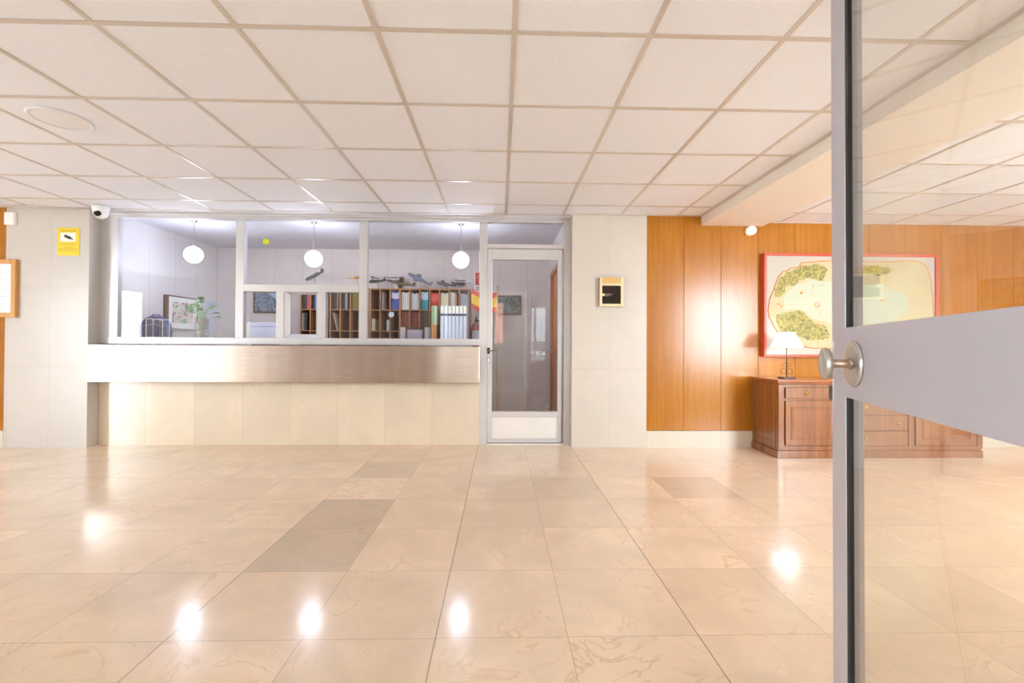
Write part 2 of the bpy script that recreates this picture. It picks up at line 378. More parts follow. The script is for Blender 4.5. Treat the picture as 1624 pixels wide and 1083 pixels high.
# entrance vestibule behind the open leaf, with a tall narrow window in its end wall
struct(bx('floor_vestibule', M['plinth'], -1.45, .75, -2.6, 0, -.1, 0))
struct(bx('ceiling_vestibule', M['beam'], -1.45, .75, -2.7, 0, 2.35, 2.45))
b = MB(); b.box(-1.45, -1.33, -2.7, -1.9, 0, 2.35); b.box(-1.45, -1.33, -1.0, 0, 0, 2.35); b.box(-1.45, -1.33, -1.9, -1.0, 0, .6); b.box(-1.45, -1.33, -1.9, -1.0, 2.1, 2.35); struct(b.build('wall_vestibule_left', M['wall_paint'])); struct(bx('wall_vestibule_right', M['wall_paint'], .63, .75, -2.7, 0, 0, 2.35))
b = MB(); b.box(-1.33, -.16, -2.7, -2.6, 0, 2.35); b.box(.06, .63, -2.7, -2.6, 0, 2.35); b.box(-.16, .06, -2.7, -2.6, 0, 1.1); b.box(-.16, .06, -2.7, -2.6, 2.2, 2.35); struct(b.build('wall_vestibule_end', M['wall_paint']))
struct(bx('wall_street', M['brick'], -2.6, 2.6, -6.4, -6.2, -.11, 5))
# glazing of the openings
def win_frame(b, a0, a1, z0, z1, c, t, axis, mull=()):
    q = .05
    segs = [(a0, a0+q, z0, z1), (a1-q, a1, z0, z1), (a0+q, a1-q, z1-q, z1), (a0+q, a1-q, z0, z0+q)] + [(m-.02, m+.02, z0+q, z1-q) for m in mull]
    for p0, p1, q0, q1 in segs:
        if axis == 'x': b.box(p0, p1, c-t, c+t, q0, q1)
        else: b.box(c-t, c+t, p0, p1, q0, q1)
wf = struct(empty('window_2', (0, 0, 0)))
b = MB(); win_frame(b, 3.85, 5.35, .6, 2.3, .075, .03, 'x', (4.6,)); b.build('window_frame', M['alu'], wf)
bx('pane', M['glass'], 3.9, 5.3, .072, .078, .65, 2.25, wf)
wf = struct(empty('window_added', (0, 0, 0)))  # unseen vestibule side window, added to brighten the open leaf
b = MB(); win_frame(b, -1.9, -1.0, .6, 2.1, -1.39, .03, 'y', (-1.45,)); b.build('window_frame', M['alu'], wf)
bx('pane', M['glass'], -1.393, -1.387, -1.85, -1.05, .65, 2.05, wf)
for i, (ya, yb) in enumerate(((.55, 1.5),)):
    d = struct(empty('door_%d' % (3+i)))
    b = MB(); win_frame(b, ya, yb, 0, 2.1, XL-.05, .03, 'y'); b.build('door_frame', M['alu'], d)
    bx('pane', M['glass'], XL-.053, XL-.047, ya+.05, yb-.05, .05, 2.05, d)
# office shell
struct(bx('wall_office_back', M['office_wall'], PL1, PR0, YB, YB+.1, 0, 2.6))
struct(bx('wall_office_left', M['office_side'], PL1, -4.12, YP+.1, YB, 0, 2.6))
# office right wall with the wooden side door standing in it
b = MB()
XS = .705
b.box(XS, PR0, YP+.1, 5.42, 0, 2.6); b.box(XS, PR0, 6.12, YB, 0, 2.6); b.box(XS, PR0, 5.42, 6.12, 2.03, 2.6); struct(b.build('wall_office_right', M['office_side']))
d = struct(empty('door_5'))
bx('door_leaf', M['officedoor'], XS+.012, PR0, 5.44, 6.10, 0, 2.01, d)
b = MB(); b.box(XS-.018, PR0, 5.38, 5.44, 0, 2.03); b.box(XS-.018, PR0, 6.10, 6.16, 0, 2.03); b.box(XS-.018, PR0, 5.38, 6.16, 2.01, 2.07); b.build('door_frame', M['officedoor'], d)
MB().tube([(XS+.012, 5.52, 1.02), (XS-.04, 5.52, 1.02), (XS-.045, 5.62, 1.02)], .009).build('door_handle', M['brass'], d)

# ---------------------------------------------------------------- office partition (window_1)
def Xp(px): return WX(px, YP)
def Zp(py, px=500): return WZ(py, YP, px)
w1 = struct(empty('window_1'))
x_l, x_r = PL1, Xp(765)
zs0, zs1 = 1.058, 1.13                 # sill rail
zh = 2.385                              # header underside
posts = [(x_l, Xp(189.5)), (Xp(375), Xp(388)), (Xp(570), Xp(583)), (Xp(760), Xp(772.5))]
b = MB(); b.box(x_l, PR0, YP-.035, YP+.035, zh, ZC); b.box(x_l, x_r, YP-.035, YP+.035, zs0, zs1); b.box(x_l, PR0, YP-.05, YP-.035, zh+.03, ZC)
b.build('window_frame', M['alu'], w1, .002)
for a, c in posts: bx('post', M['alu'], a, c, YP-.03, YP+.03, (0 if a > -.4 else zs1), zh, w1, .002)
# glass panes
for (a, c), z0 in (((posts[0][1], posts[1][0]), zs1), ((posts[2][1], posts[3][0]), zs1)):
    bx('pane', M['glass'], a, c, YP-.003, YP+.003, z0, zh, w1)
zt0, zt1 = Zp(463.5, 480), Zp(452, 480)   # transom over the service hatch
xa, xb = posts[1][1], posts[2][0]
bx('pane', M['glass'], xa, xb, YP-.003, YP+.003, zt1, zh, w1)
bx('transom', M['alu'], xa, xb, YP-.035, YP+.03, zt0, zt1, w1, .002)
m1, m2, m3, m4 = Xp(440.5), Xp(453), Xp(506), Xp(518.5)
bx('mullion', M['alu'], m1, m2, YP-.045, YP+.03, zs1, zt0, w1, .002)
bx('mullion', M['alu'], m3, m4, YP-.045, YP+.03, zs1, zt0, w1, .002)
bx('pane', M['glass'], xa, m1, YP-.003, YP+.003, zs1, zt0, w1)
bx('pane', M['glass'], m4, xb, YP-.003, YP+.003, zs1, zt0, w1)
# splayed surround of the service hatch
i0, i1, k0, k1 = Xp(459), Xp(500), Zp(530, 480), Zp(467, 480)
h = MB(); o4 = [(m2, zs1), (m3, zs1), (m3, zt0), (m2, zt0)]; n4 = [(i0, k0), (i1, k0), (i1, k1), (i0, k1)]
v = [(x, YP-.03, z) for x, z in o4] + [(x, YP+.015, z) for x, z in n4] + [(x, YP+.03, z) for x, z in n4] + [(x, YP+.03, z) for x, z in o4]
f = []
for r in range(4):
    for k in range(4): f.append((r*4+k, r*4+(k+1) % 4, ((r+1) % 4)*4+(k+1) % 4, ((r+1) % 4)*4+k))
h.add(v, f); h.build('hatch_surround', M['alu'], w1)

# ---------------------------------------------------------------- office door (door_1)
d1 = struct(empty('door_1'))
dl, dr = Xp(773), Xp(890.5)
zt = 2.105; gz1 = 1.985; gz0 = WZ(652, YP, 830); r1 = WZ(661, YP, 830); kz0 = WZ(695, YP, 830)
gl, gr = Xp(780.5), Xp(884)
bx('door_frame', M['alu'], Xp(893), PR0, YP-.04, YP+.035, 0, zh, d1, .002)
bx('door_frame', M['alu'], Xp(772.5), Xp(893), YP-.035, YP+.03, zt, zt+.045, d1, .002)
bx('fanlight_pane', M['glass'], Xp(772.5), Xp(893), YP-.003, YP+.003, zt+.045, zh, d1)
bx('threshold', M['kick'], Xp(772.5), Xp(893), YP-.04, YP+.04, 0, .015, d1)
b = MB(); b.box(dl, gl, YP-.028, YP+.02, .02, zt-.005); b.box(gr, dr, YP-.028, YP+.02, .02, zt-.005)
b.box(gl, gr, YP-.028, YP+.02, gz1, zt-.005); b.box(gl, gr, YP-.028, YP+.02, r1, gz0); b.box(gl, gr, YP-.028, YP+.02, .02, kz0)
b.build('door_leaf', M['alu'], d1, .003)
bx('pane', M['glass'], gl, gr, YP-.006, YP, gz0, gz1, d1)
bx('kick_plate', M['kick'], gl, gr, YP-.012, YP, kz0, r1, d1)
hx, hz = W(775, 556, YP-.03)
bx('handle_plate', M['dark_metal'], hx-.014, hx+.012, YP-.038, YP-.028, hz-.032, hz+.032, d1, .003)
MB().tube([(hx, YP-.036, hz), (hx, YP-.08, hz), (hx+.02, YP-.088, hz), (hx+.1, YP-.085, hz-.004)], .008).build('door_handle', M['shaft'], d1)
kz = WZ(571, YP, 775)
MB().cyl(.013, 0, .008, mtx=Matrix.Translation((hx, YP-.028, kz)) @ Matrix.Rotation(PI/2, 4, 'X')).build('keyhole', M['chrome'], d1)

# ---------------------------------------------------------------- reception counter
ct = thing('reception_counter', 'long reception counter of cream marble slabs under a deep brushed steel apron', 'counter', (0, 0, 0))
cx1 = WX(760, YW+.13)
bx('marble_front', M['counter_marble'], PL1+.003, cx1, YW+.13, YP+.035, 0, .80, ct)
xs1 = WX(761, YW)
b = MB(); b.box(PL1+.006, xs1, YW-.02, YP-.05, .668, 1.052); b.build('steel_apron', M['steel'], ct, .006)
bx('worktop', M['desk'], PL1+.09, cx1, YP+.037, YP+.62, 1.02, 1.045, ct)
for x in (PL1+.1, -2.6, -1.4, cx1-.04): bx('worktop_support', M['desk'], x, x+.03, YP+.04, YP+.58, 0, 1.02, ct)

# ---------------------------------------------------------------- entrance door leaf standing open
u = math.atan2(.9304, .3665); E = Vector((1.0414, 1.3675, 0)); L = 1.235
hinge = E - Vector((.3665, .9304, 0))*L
d2 = struct(empty('door_2', hinge, u)); d2.rotation_euler = (0, math.radians(.48), u)
LH = 2.2; SW = .114
b = MB(); b.box(L-SW, L, -.045, 0, .01, LH); b.box(0, .08, -.045, 0, .01, LH); b.box(.08, L-SW, -.045, 0, LH-.08, LH); b.box(.08, L-SW, -.045, 0, .01, .09)
b.build('door_leaf', M['leaf_alu'], d2, .002)
bx('pane', M['leaf_glass'], .08, L-SW, -.014, -.008, .09, LH-.08, d2)
b = MB(); b.box(L-SW-.022, L-SW, -.013, -.003, .09, LH-.08); b.box(.08, .097, -.013, -.003, .09, LH-.08); b.build('gasket', M['black'], d2)
bx('push_panel', M['leaf_alu'], .03, L-.0936, -.006, .006, .941, 1.141, d2, .002)
kx, kz = L-.2074, 1.039
mk = Matrix.Translation((kx, .006, kz)) @ Matrix.Rotation(-PI/2, 4, 'X')
MB().lathe([(1e-4, 0), (.061, 0), (.062, .003), (.059, .008), (.048, .010), (.02, .011), (1e-4, .011)], 48, mk).build('rosette', M['knob'], d2)
kb = MB().lathe([(1e-4, .077), (.032, .078), (.042, .074), (.0445, .068), (.042, .061), (.028, .056), (.014, .054), (1e-4, .054)], 48, mk).build('knob', M['knob'], d2)
MB().lathe([(.0155, .010), (.0155, .014), (.0115, .015), (.0115, .056)], 32, mk).build('knob_shaft', M['shaft'], kb)
MB().cyl(.004, .010, .0125, 12, mtx=mk @ Matrix.Translation((.028, .0, 0))).build('screw', M['chrome'], d2)
bx('latch_plate', M['knob'], L, L+.003, -.036, -.008, .915, 1.06, d2, .001)
bx('latch_bolt', M['dark_metal'], L+.002, L+.046, -.024, -.004, .916, .962, d2, .002)
bx('lock_strip', M['chrome'], L-.012, L-.007, 0, .0015, .900, .985, d2)
bx('lock_strip', M['chrome'], L-.012, L-.007, 0, .0015, 1.065, 1.105, d2)
# frame the leaf hangs in (entrance)
d6 = struct(empty('door_6'))
b = MB(); b.box(.57, .63, .02, .15, 0, 2.25); b.box(-1.33, -1.27, .02, .15, 0, 2.25); b.box(-1.27, .57, .02, .15, 2.2, 2.25); b.build('door_frame', M['alu'], d6)

# ---------------------------------------------------------------- pendants, fixtures
def globe(px, py, Y, label):
    x, z = W(px, py, Y)
    t = thing('pendant_lamp', label, 'lamp', (x, Y, 2.45), 0, 'opal globe pendants in the reception office')
    zz = z-2.45
    MB().lathe([(1e-4, 0), (.035, 0), (.034, -.012), (.012, -.025), (1e-4, -.026)], 24).build('canopy', M['chrome'], t)
    MB().cyl(.006, zz+.085, -.02, 12).build('rod', M['chrome'], t)
    MB().lathe([(1e-4, zz+.115), (.02, zz+.112), (.024, zz+.085), (1e-4, zz+.084)], 24).build('lamp_cap', M['chrome'], t)
    MB().sphere((0, 0, zz), .092, 20).build('globe', M['globe'], t)
globe(307, 404, 5.08, 'lit opal globe pendant nearest the office left wall, above the framed print')
globe(497.5, 410.5, 5.08, 'lit opal globe pendant above the service hatch, between the other two globes')
globe(731, 412.5, 5.08, 'lit opal globe pendant nearest the office door, above the white ledgers')

x, z = -2.70, ZC; Yd = 2.78
t = thing('ceiling_light', 'flat round recessed ceiling light, unlit, among the white ceiling tiles', 'ceiling light', (x, Yd, z))
MB().lathe([(.150, .0), (.153, -.006), (.146, -.012), (.132, -.010), (.132, .0)], 48).build('trim_ring', M['tile'], t)
MB().lathe([(1e-4, -.008), (.10, -.008), (.132, -.006)], 48).build('diffuser', mat('opal_diffuser', (232, 228, 228), .5, var=.01), t)
x, z = W(1191, 366, YW-.03)
t = thing('wall_light', 'small round white globe fixture high on the wood wall under the beam', 'wall light', (x, YW+.013, z))
MB().cyl(.045, 0, .012, 32, Matrix.Rotation(PI/2, 4, 'X')).build('backplate', M['cream_metal'], t)
MB().sphere((0, -.055, 0), .048, 16).build('globe', mat('small_globe', (250, 245, 232), .3, emis=.35, var=0), t)

# dome camera and its cable
x, z = W(160, 325, YW-.09)
t = thing('security_camera', 'white dome security camera under the ceiling at the left pillar corner', 'camera', (x, YW-.09, ZC-.006))
MB().lathe([(1e-4, 0), (.072, 0), (.072, -.018), (.066, -.045), (.062, -.075), (.048, -.105), (.026, -.122), (1e-4, -.127)], 32).build('housing', M['white'], t)
mm = Matrix.Translation((.008, -.036, -.078)) @ Matrix.Rotation(math.radians(68), 4, 'X')
MB().lathe([(1e-4, .030), (.022, .028), (.032, .018), (.036, .0), (.03, -.01)], 28, mm).build('lens', M['black'], t)
pts = [(-6.2+ i*.17, YW-.06-.05*math.sin(i*.9)-.03*math.sin(i*.37), ZC-.012) for i in range(12)] + [(x-.02, YW-.085, ZC-.010)]
tag(MB().tube(pts, .004, 6).build('cable', M['cable']), 'thin pale cable running along the ceiling edge to the dome camera', 'cable')

# ---------------------------------------------------------------- wall things in the lobby
x0, z1 = W(92, 361, YW); x1, z0 = W(126.5, 405.5, YW)
wd, ht = x1-x0, z1-z0
t = thing('warning_sign', 'yellow video surveillance notice with camera pictogram on the left marble pillar', 'sign', (x0, YW, z0))
bx('sign_board', M['yellow'], 0, wd, -.004, -.0005, 0, ht, t, .001)
bx('pictogram_panel', M['white'], wd*.13, wd*.83, -.005, -.0035, ht*.50, ht*.82, t)
mp = Matrix.Translation((wd*.47, 0, ht*.66)) @ Matrix.Rotation(math.radians(22), 4, 'Y')
b = MB(); b.prism([(-.035, -.012), (.028, -.014), (.034, 0), (.028, .014), (-.03, .016), (-.038, .006)], -.0065, -.005, mp); b.prism([(.034, -.008), (.056, -.005), (.056, .003), (.034, .008)], -.0065, -.005, mp)
b.build('camera_pictogram', M['ink'], t)
def text(body, name, size, loc, m, parent, rx=PI/2, rz=0, ext=.0004, align='CENTER'):
    cu = bpy.data.curves.new(name, 'FONT'); cu.body = body; cu.size = size; cu.extrude = ext; cu.align_x = align; cu.align_y = 'CENTER'
    o = bpy.data.objects.new(name, cu); C.objects.link(o)
    me = bpy.data.meshes.new_from_object(o); bpy.data.objects.remove(o)
    o = bpy.data.objects.new(name, me); C.objects.link(o); me.materials.append(m); o.parent = parent; o.location = loc; o.rotation_euler = (rx, 0, rz); return o
for a, c in ((.10, .30), (.33, .52), (.55, .86)): bx('heading_word', M['ink2'], wd*a, wd*c, -.0048, -.0035, ht*.875, ht*.895, t)
for zz, a, c in ((.30, .3, .68), (.235, .06, .92), (.17, .06, .6), (.17, .64, .88), (.41, .15, .8)): bx('small_print', M['ink2'], wd*a, wd*c, -.0048, -.0035, ht*zz-.002, ht*zz+.002, t)

x0, z1 = W(10, 337, YW); x1, z0 = W(27.5, 357, YW)
t = thing('junction_box', 'small white square box on the wood wall at far left', 'box', (x0, YW+.013, z0))
bx('housing', M['white'], 0, x1-x0-.004, -.035, 0, 0, z1-z0, t, .004)
bx('lid', M['white'], .008, x1-x0-.012, -.038, -.034, .008, z1-z0-.008, t, .001)
# framed notice far left, runs out of the frame
x1, z1 = W(24, 411, YW-.04); z0 = WZ(503, YW-.04, 10); x0 = x1-.62
t = thing('framed_notice', 'oak framed printed notice behind glass on the wood wall at far left', 'frame', (x0, YW+.013, z0))
wd, ht = x1-x0, z1-z0; fw = .045
b = MB(); b.box(0, fw, -.05, 0, 0, ht); b.box(wd-fw, wd, -.05, 0, 0, ht); b.box(fw, wd-fw, -.05, 0, 0, fw); b.box(fw, wd-fw, -.05, 0, ht-fw, ht); b.build('frame', M['oak'], t, .004)
bx('notice_paper', M['whitepaper'], fw, wd-fw, -.03, -.005, fw, ht-fw, t)
b = MB()
for k in range(13):
    zz = ht-fw-.06-k*.034; b.box(fw+.05, wd-fw-.05-random.random()*.15, -.0305, -.030, zz-.003, zz+.003)
b.build('printed_lines', M['lilac'], t)
# meter / bell box on the right pillar
x0, z1 = W(951, 440, YW-.045); x1, z0 = W(988.5, 486, YW-.045)
t = thing('wall_box', 'square cream box with dark glass front and hand symbol on right marble pillar', 'wall box', (x0, YW, z0)); wd, ht = x1-x0, z1-z0
b = MB(); fw = .027
b.box(0, wd, -.035, 0, 0, ht); b.build('body', mat('box_side_brown', (150, 105, 80), .5), t)
b = MB(); b.box(0, fw, -.05, -.035, 0, ht); b.box(wd-fw, wd, -.05, -.035, 0, ht); b.box(fw, wd-fw, -.05, -.035, 0, fw); b.box(fw, wd-fw, -.05, -.035, ht-.085, ht-.062); b.build('bezel', M['cream_metal'], t, .003)
bx('top_strip', M['gilt'], fw, wd-fw, -.045, -.035, ht-.062, ht, t)
bx('dark_pane', M['darkglass'], fw, wd-fw, -.041, -.035, fw, ht-.085, t)
hz = fw+(ht-.085-fw)*.48
b = MB(); b.box(fw, fw+.028, -.0425, -.0415, hz-.01, hz+.018); b.build('cuff_symbol', M['cream_metal'], t)
b = MB(); b.prism([(fw+.028, hz-.006), (fw+.05, hz-.014), (fw+.07, hz-.012), (fw+.085, hz), (fw+.113, hz+.002), (fw+.113, hz+.012), (fw+.07, hz+.018), (fw+.028, hz+.014)], -.0425, -.0415); b.build('hand_symbol', M['hand'], t)

# ---------------------------------------------------------------- framed map (plain antique-style chart)
xm0, zm1 = W(1212, 401, YW-.05); xm1, zm0 = W(1489, 563, YW-.05); zm1 = WZ(401, YW-.05, 1212); zm0 = WZ(566, YW-.05, 1250)
t = thing('framed_map', 'large red framed antique style chart with green lands on the wood wall', 'map', (xm0, YW+.013, zm0)); wd, ht = xm1-xm0, zm1-zm0; fw = .026
b = MB(); b.box(0, fw, -.065, 0, 0, ht); b.box(wd-fw, wd, -.065, 0, 0, ht); b.box(fw, wd-fw, -.065, 0, 0, fw); b.box(fw, wd-fw, -.065, 0, ht-fw, ht); b.build('frame', M['red_frame'], t, .003)
bx('map_sheet', M['map_margin'], fw, wd-fw, -.045, -.004, fw, ht-fw, t)
def jitter(poly, n=6, a=.006, seed=1):
    r = random.Random(seed); out = []
    for i, (x, z) in enumerate(poly):
        x2, z2 = poly[(i+1) % len(poly)]
        for k in range(n):
            q = k/n; out.append((x+(x2-x)*q+r.uniform(-a, a), z+(z2-z)*q+r.uniform(-a, a)))
    return out
def mp(px, py):       # photo position on the map -> local position in its frame
    x, z = W(px, py, YW-.045); return x-xm0, z-zm0
skin = [mp(*p) for p in ((1219, 492), (1222, 475), (1229, 455), (1236, 438), (1243, 430), (1251, 429), (1256, 424), (1268, 423), (1272, 417), (1290, 415), (1320, 413), (1360, 414), (1400, 415), (1440, 413), (1462, 415), (1472, 424), (1478, 445), (1481, 480), (1482, 520), (1478, 545), (1440, 552), (1380, 552), (1330, 553), (1290, 552), (1262, 546), (1240, 534), (1229, 519), (1221, 503))]
skj = jitter(skin, 3, .004, 3)
MB().prism(skj, -.0465, -.0445).build('chart_skin', M['parch'], t)
ol = [(x, -.048, z) for x, z in skj]; MB().tube(ol+[ol[0]], .0045, 6).build('chart_outline', M['orange_ink'], t)
seap = [mp(*p) for p in ((1244, 470), (1262, 452), (1290, 444), (1340, 448), (1400, 452), (1440, 470), (1440, 500), (1400, 512), (1330, 514), (1290, 505), (1270, 490), (1246, 492))]
MB().prism(jitter(seap, 4, .01, 4), -.0475, -.0455).build('chart_sea', M['sea'], t)
for sd, pl in ((5, ((1229, 470), (1231, 455), (1238, 442), (1246, 433), (1262, 428), (1275, 420), (1300, 419), (1313, 424), (1311, 436), (1306, 446), (1284, 441), (1268, 446), (1258, 454), (1250, 451), (1246, 462), (1240, 471))),
               (6, ((1232, 499), (1250, 496), (1270, 492), (1280, 500), (1288, 508), (1296, 516), (1308, 514), (1318, 530), (1312, 537), (1290, 540), (1270, 536), (1258, 528), (1240, 526), (1234, 514))),
               (7, ((1345, 420), (1400, 421), (1420, 428), (1395, 436), (1360, 434)))):
    MB().prism(jitter([mp(*p) for p in pl], 4, .012, sd), -.049, -.046).build('green_land', M['land'], t)
b = MB(); r = random.Random(9)
for px, py in ((1235, 482), (1240, 486), (1291, 453), (1272, 464), (1305, 452), (1246, 519), (1297, 515), (1330, 470), (1360, 490), (1400, 476), (1430, 500), (1345, 530), (1410, 530)):
    x, z = mp(px, py); s_ = r.uniform(.008, .02)
    MB().prism([(x-s_, z-s_*.5), (x-s_*.2, z-s_), (x+s_, z-s_*.4), (x+s_*.4, z+s_*.8), (x-s_*.5, z+s_*.5)], -.0500, -.0475).build('red_vignette', M['orange_ink'], t)
x, z = mp(1297, 483); MB().lathe([(.020, 0), (.024, .003), (.028, 0)], 32, Matrix.Translation((x, -.0475, z)) @ Matrix.Rotation(PI/2, 4, 'X')).build('compass_ring', M['orange_ink'], t)
b = MB()
for a in range(0, 180, 30):
    b.tube([(x-.5*math.cos(math.radians(a))*(1 if a < 90 else .5), -.0478, max(.05, z-.5*math.sin(math.radians(a)))*1.0), (x+.02, -.0478, z)], .0007, 4)
b.build('rhumb_lines', M['orange_ink'], t)

# ---------------------------------------------------------------- sideboard
sx0 = 2.66; sx1 = 4.66; sy0 = 4.185; sy1 = YW-.006; sz = .745
t = thing('sideboard', 'reddish wooden sideboard with brass ring pulls standing against the wood wall', 'sideboard', (sx0, sy0, 0))
Wd = sx1-sx0; Dp = sy1-sy0
b = MB(); b.box(0, Wd, .02, Dp, .085, sz-.025); b.build('body', M['cabinet'], t, .002)
b = MB(); b.box(-.012, Wd+.012, .004, Dp, 0, .07); b.box(-.004, Wd+.004, .012, Dp, .07, .09); b.build('plinth', M['cabinet'], t, .006)
b = MB(); b.box(-.022, Wd+.022, -.018, Dp, sz-.02, sz+.004); b.box(-.010, Wd+.010, -.004, Dp, sz-.038, sz-.02); b.build('top', M['cabinet_top'], t, .007)
b = MB()
for x0 in (-.003, .69, 1.27, Wd-.052): b.box(x0, x0+.055, 0, .02, .09, sz-.04)
b.box(0, Wd, .004, .02, .09, .115); b.box(0, Wd, .004, .02, sz-.065, sz-.04)
b.build('face_frame', M['cabinet'], t, .003)
b = MB(); b.box(-.006, 0, .05, .10, .09, sz-.04); b.box(-.006, 0, Dp-.08, Dp-.03, .09, sz-.04); b.box(-.006, 0, .10, Dp-.08, .09, .15); b.box(-.006, 0, .10, Dp-.08, sz-.10, sz-.04); b.build('side_panel', M['cabinet'], t, .002)
def pull(x, z, par):
    MB().lathe([(1e-4, .0), (.020, .0), (.021, .003), (.012, .006), (1e-4, .012)], 24, Matrix.Translation((x, -.004, z)) @ Matrix.Rotation(PI/2, 4, 'X')).build('pull', M['brass'], par)
    pts = [(x+.016*math.cos(a), -.014, z-.004+.016*math.sin(a)) for a in [2*PI*k/20 for k in range(21)]]
    MB().tube(pts, .0022, 6).build('pull_ring', M['brass'], par)
def front(name, x0, x1, z0, z1, pulls, panel=False):
    b = MB(); b.box(x0+.003, x1-.003, -.004, .016, z0+.003, z1-.003); o = b.build(name, M['cabinet'], t, .004)
    if panel:
        q = .06; b = MB()
        for a in range(2):
            e = q + a*.016; w_ = .007
            b.box(x0+e, x1-e, -.009+a*.002, -.004, z0+e, z0+e+w_); b.box(x0+e, x1-e, -.009+a*.002, -.004, z1-e-w_, z1-e)
            b.box(x0+e, x0+e+w_, -.009+a*.002, -.004, z0+e+w_, z1-e-w_); b.box(x1-e-w_, x1-e, -.009+a*.002, -.004, z0+e+w_, z1-e-w_)
        b.build('moulding', M['cabinet'], o, .0015)
    for px_, pz_ in pulls: pull(px_, pz_, o)
zd = sz-.175
front('drawer', .06, .68, zd, sz-.068, [(.27, zd+.055), (.50, zd+.055)])
front('door', .06, .68, .12, zd-.02, [], True)
front('drawer', .755, 1.26, zd, sz-.068, [(.85, zd+.055), (1.165, zd+.055)])
n = 3; z0 = .115; hh = (zd-.01-z0)/n
for k in range(n): front('drawer', .755, 1.26, z0+k*hh, z0+(k+1)*hh, [(.85, z0+(k+.5)*hh), (1.165, z0+(k+.5)*hh)])
front('drawer', 1.335, Wd-.06, zd, sz-.068, [(1.50, zd+.055), (1.77, zd+.055)])
front('door', 1.335, Wd-.06, .12, zd-.02, [], True)

# table lamp
lx, lz = W(1247.5, 597, 4.37); ly = 4.37; lz = sz+.0045
t = thing('table_lamp', 'lit table lamp with white cone shade and scrolled metal stem on sideboard', 'lamp', (lx, ly, lz))
bx('base', M['chrome'], -.062, .062, -.05, .05, 0, .012, t, .003)
t.children[0].data.materials[0] = M['dark_metal']
zb = WZ(551, ly, 1247)-lz; zt_ = WZ(527, ly, 1247)-lz
MB().cyl(.0045, .012, zb+.03, 12).build('stem', M['dark_metal'], t)
b = MB()
for sg in (-1, 1):
    for z0, r in ((.07, .028), (.135, .02)):
        pts = [(sg*(.004+r-r*math.cos(a)), 0, z0+r*1.0*math.sin(a)) for a in [PI*k/10*1.55-.9 for k in range(14)]]
        b.tube(pts, .0022, 6)
b.build('scrolls', M['dark_metal'], t)
sh = MB()
for sg, (ra, rb) in ((1, (.145, .068)), (-1, (.1435, .0665))):
    sh.lathe([(ra, zb), (rb, zt_)], 48)
sh.lathe([(.1435, zb), (.145, zb)], 48); sh.lathe([(.0665, zt_), (.068, zt_)], 48)
sh.build('lamp_shade', M['shade'], t)
MB().sphere((0, 0, zb+.055), .026, 12).build('bulb', M['bulb'], t)

# ---------------------------------------------------------------- pigeonhole shelf
YS = 6.2
sx0, sx1 = WX(475.6, YS), WX(743.5, YS); nc = 17; cw = (sx1-sx0)/nc
zt = WZ(457.5, YS, 640); rz = [zt-.018, WZ(491.5, YS, 640), WZ(525, YS, 640)]; dz = rz[1]-rz[2]; rz += [rz[2]-dz, rz[2]-2*dz]
t = thing('pigeonhole_shelf', 'wide wooden pigeonhole shelf of narrow cells against the office back wall', 'shelf', (sx0, YS, 0))
wd = sx1-sx0; bz = rz[-1]-.01
bx('back_panel', M['shelf_back'], 0, wd, YB-YS-.02, YB-YS-.004, 0, zt, t)
b = MB()
for k in range(nc+1):
    x = cw*k; q = .008 if k not in (0, nc, 7, 10) else .012; b.box(max(0, x-q), min(wd, x+q), 0, YB-YS-.02, bz, zt-.018)
b.build('upright', M['shelf'], t)
for z in rz[1:]: bx('shelf_board', M['shelf'], 0, wd, .004, YB-YS-.02, z-.008, z+.004, t)
bx('top_board', M['shelf'], -.006, wd+.006, -.006, YB-YS-.004, zt-.018, zt, t)
bx('base', M['shelf'], 0, wd, .02, YB-YS-.02, 0, bz, t)
RB = [rz[1]+.004, rz[2]+.004, rz[3]+.004]
def book(cell, off, w_, h_, row, rgb, label, cat='book', group=None, name='book', lean=0, depth=.2, y=None, band=None):
    o = empty(name); x = sx0+cw*cell+.013+off; yy = (YS+.03) if y is None else y
    o.location = (x, yy, RB[row]+.0005)
    tag(o, label, cat, group)
    cv = MB().box(0, w_, 0, .004, 0, h_).box(0, .0025, 0, depth, 0, h_).box(w_-.0025, w_, 0, depth, 0, h_).build('cover', col(rgb), o)
    bx('pages', M['whitepaper'], .003, w_-.003, .005, depth-.004, .003, h_-.004, o)
    if band: bx('spine_label', col(band[0]), .001, w_-.001, -.001, 0, h_*band[1], h_*band[2], o)
    o.rotation_euler = (0, lean, 0); return o
UP, MID = 'the upper row of pigeonholes', 'the middle row of pigeonholes'
def run(cell, row, items):
    off = 0
    for it in items:
        nm, rgb, w_, h_, cnt, lab, extra = it
        for k in range(cnt):
            book(cell, off, w_, h_*(1 if cnt == 1 else 1-.03*((k*7) % 3)), row, rgb, lab, nm.replace('_', ' '), name=nm, group=(lab.split(' in ')[0]+'s' if cnt > 1 else None), **extra)
            off += w_+.001
A = {}
run(0, 0, [('binder', (60, 72, 58), .036, .26, 1, 'dark green binder in the upper left corner pigeonhole', {}), ('binder', (88, 50, 46), .028, .26, 1, 'maroon binder beside the dark green one, upper left pigeonhole', {}), ('binder', (206, 92, 108), .034, .265, 1, 'pink binder in the upper left corner pigeonhole', {})])
run(1, 0, [('binder', (52, 46, 50), .03, .25, 1, 'black binder left of the blue binders, seen through the hatch', {}), ('binder', (74, 104, 168), .036, .26, 2, 'blue binder in the upper pigeonhole seen through the hatch', {})])
run(2, 0, [('book', (110, 86, 76), .04, .25, 2, 'brown-grey book in the upper pigeonhole behind the hatch right mullion', {})])
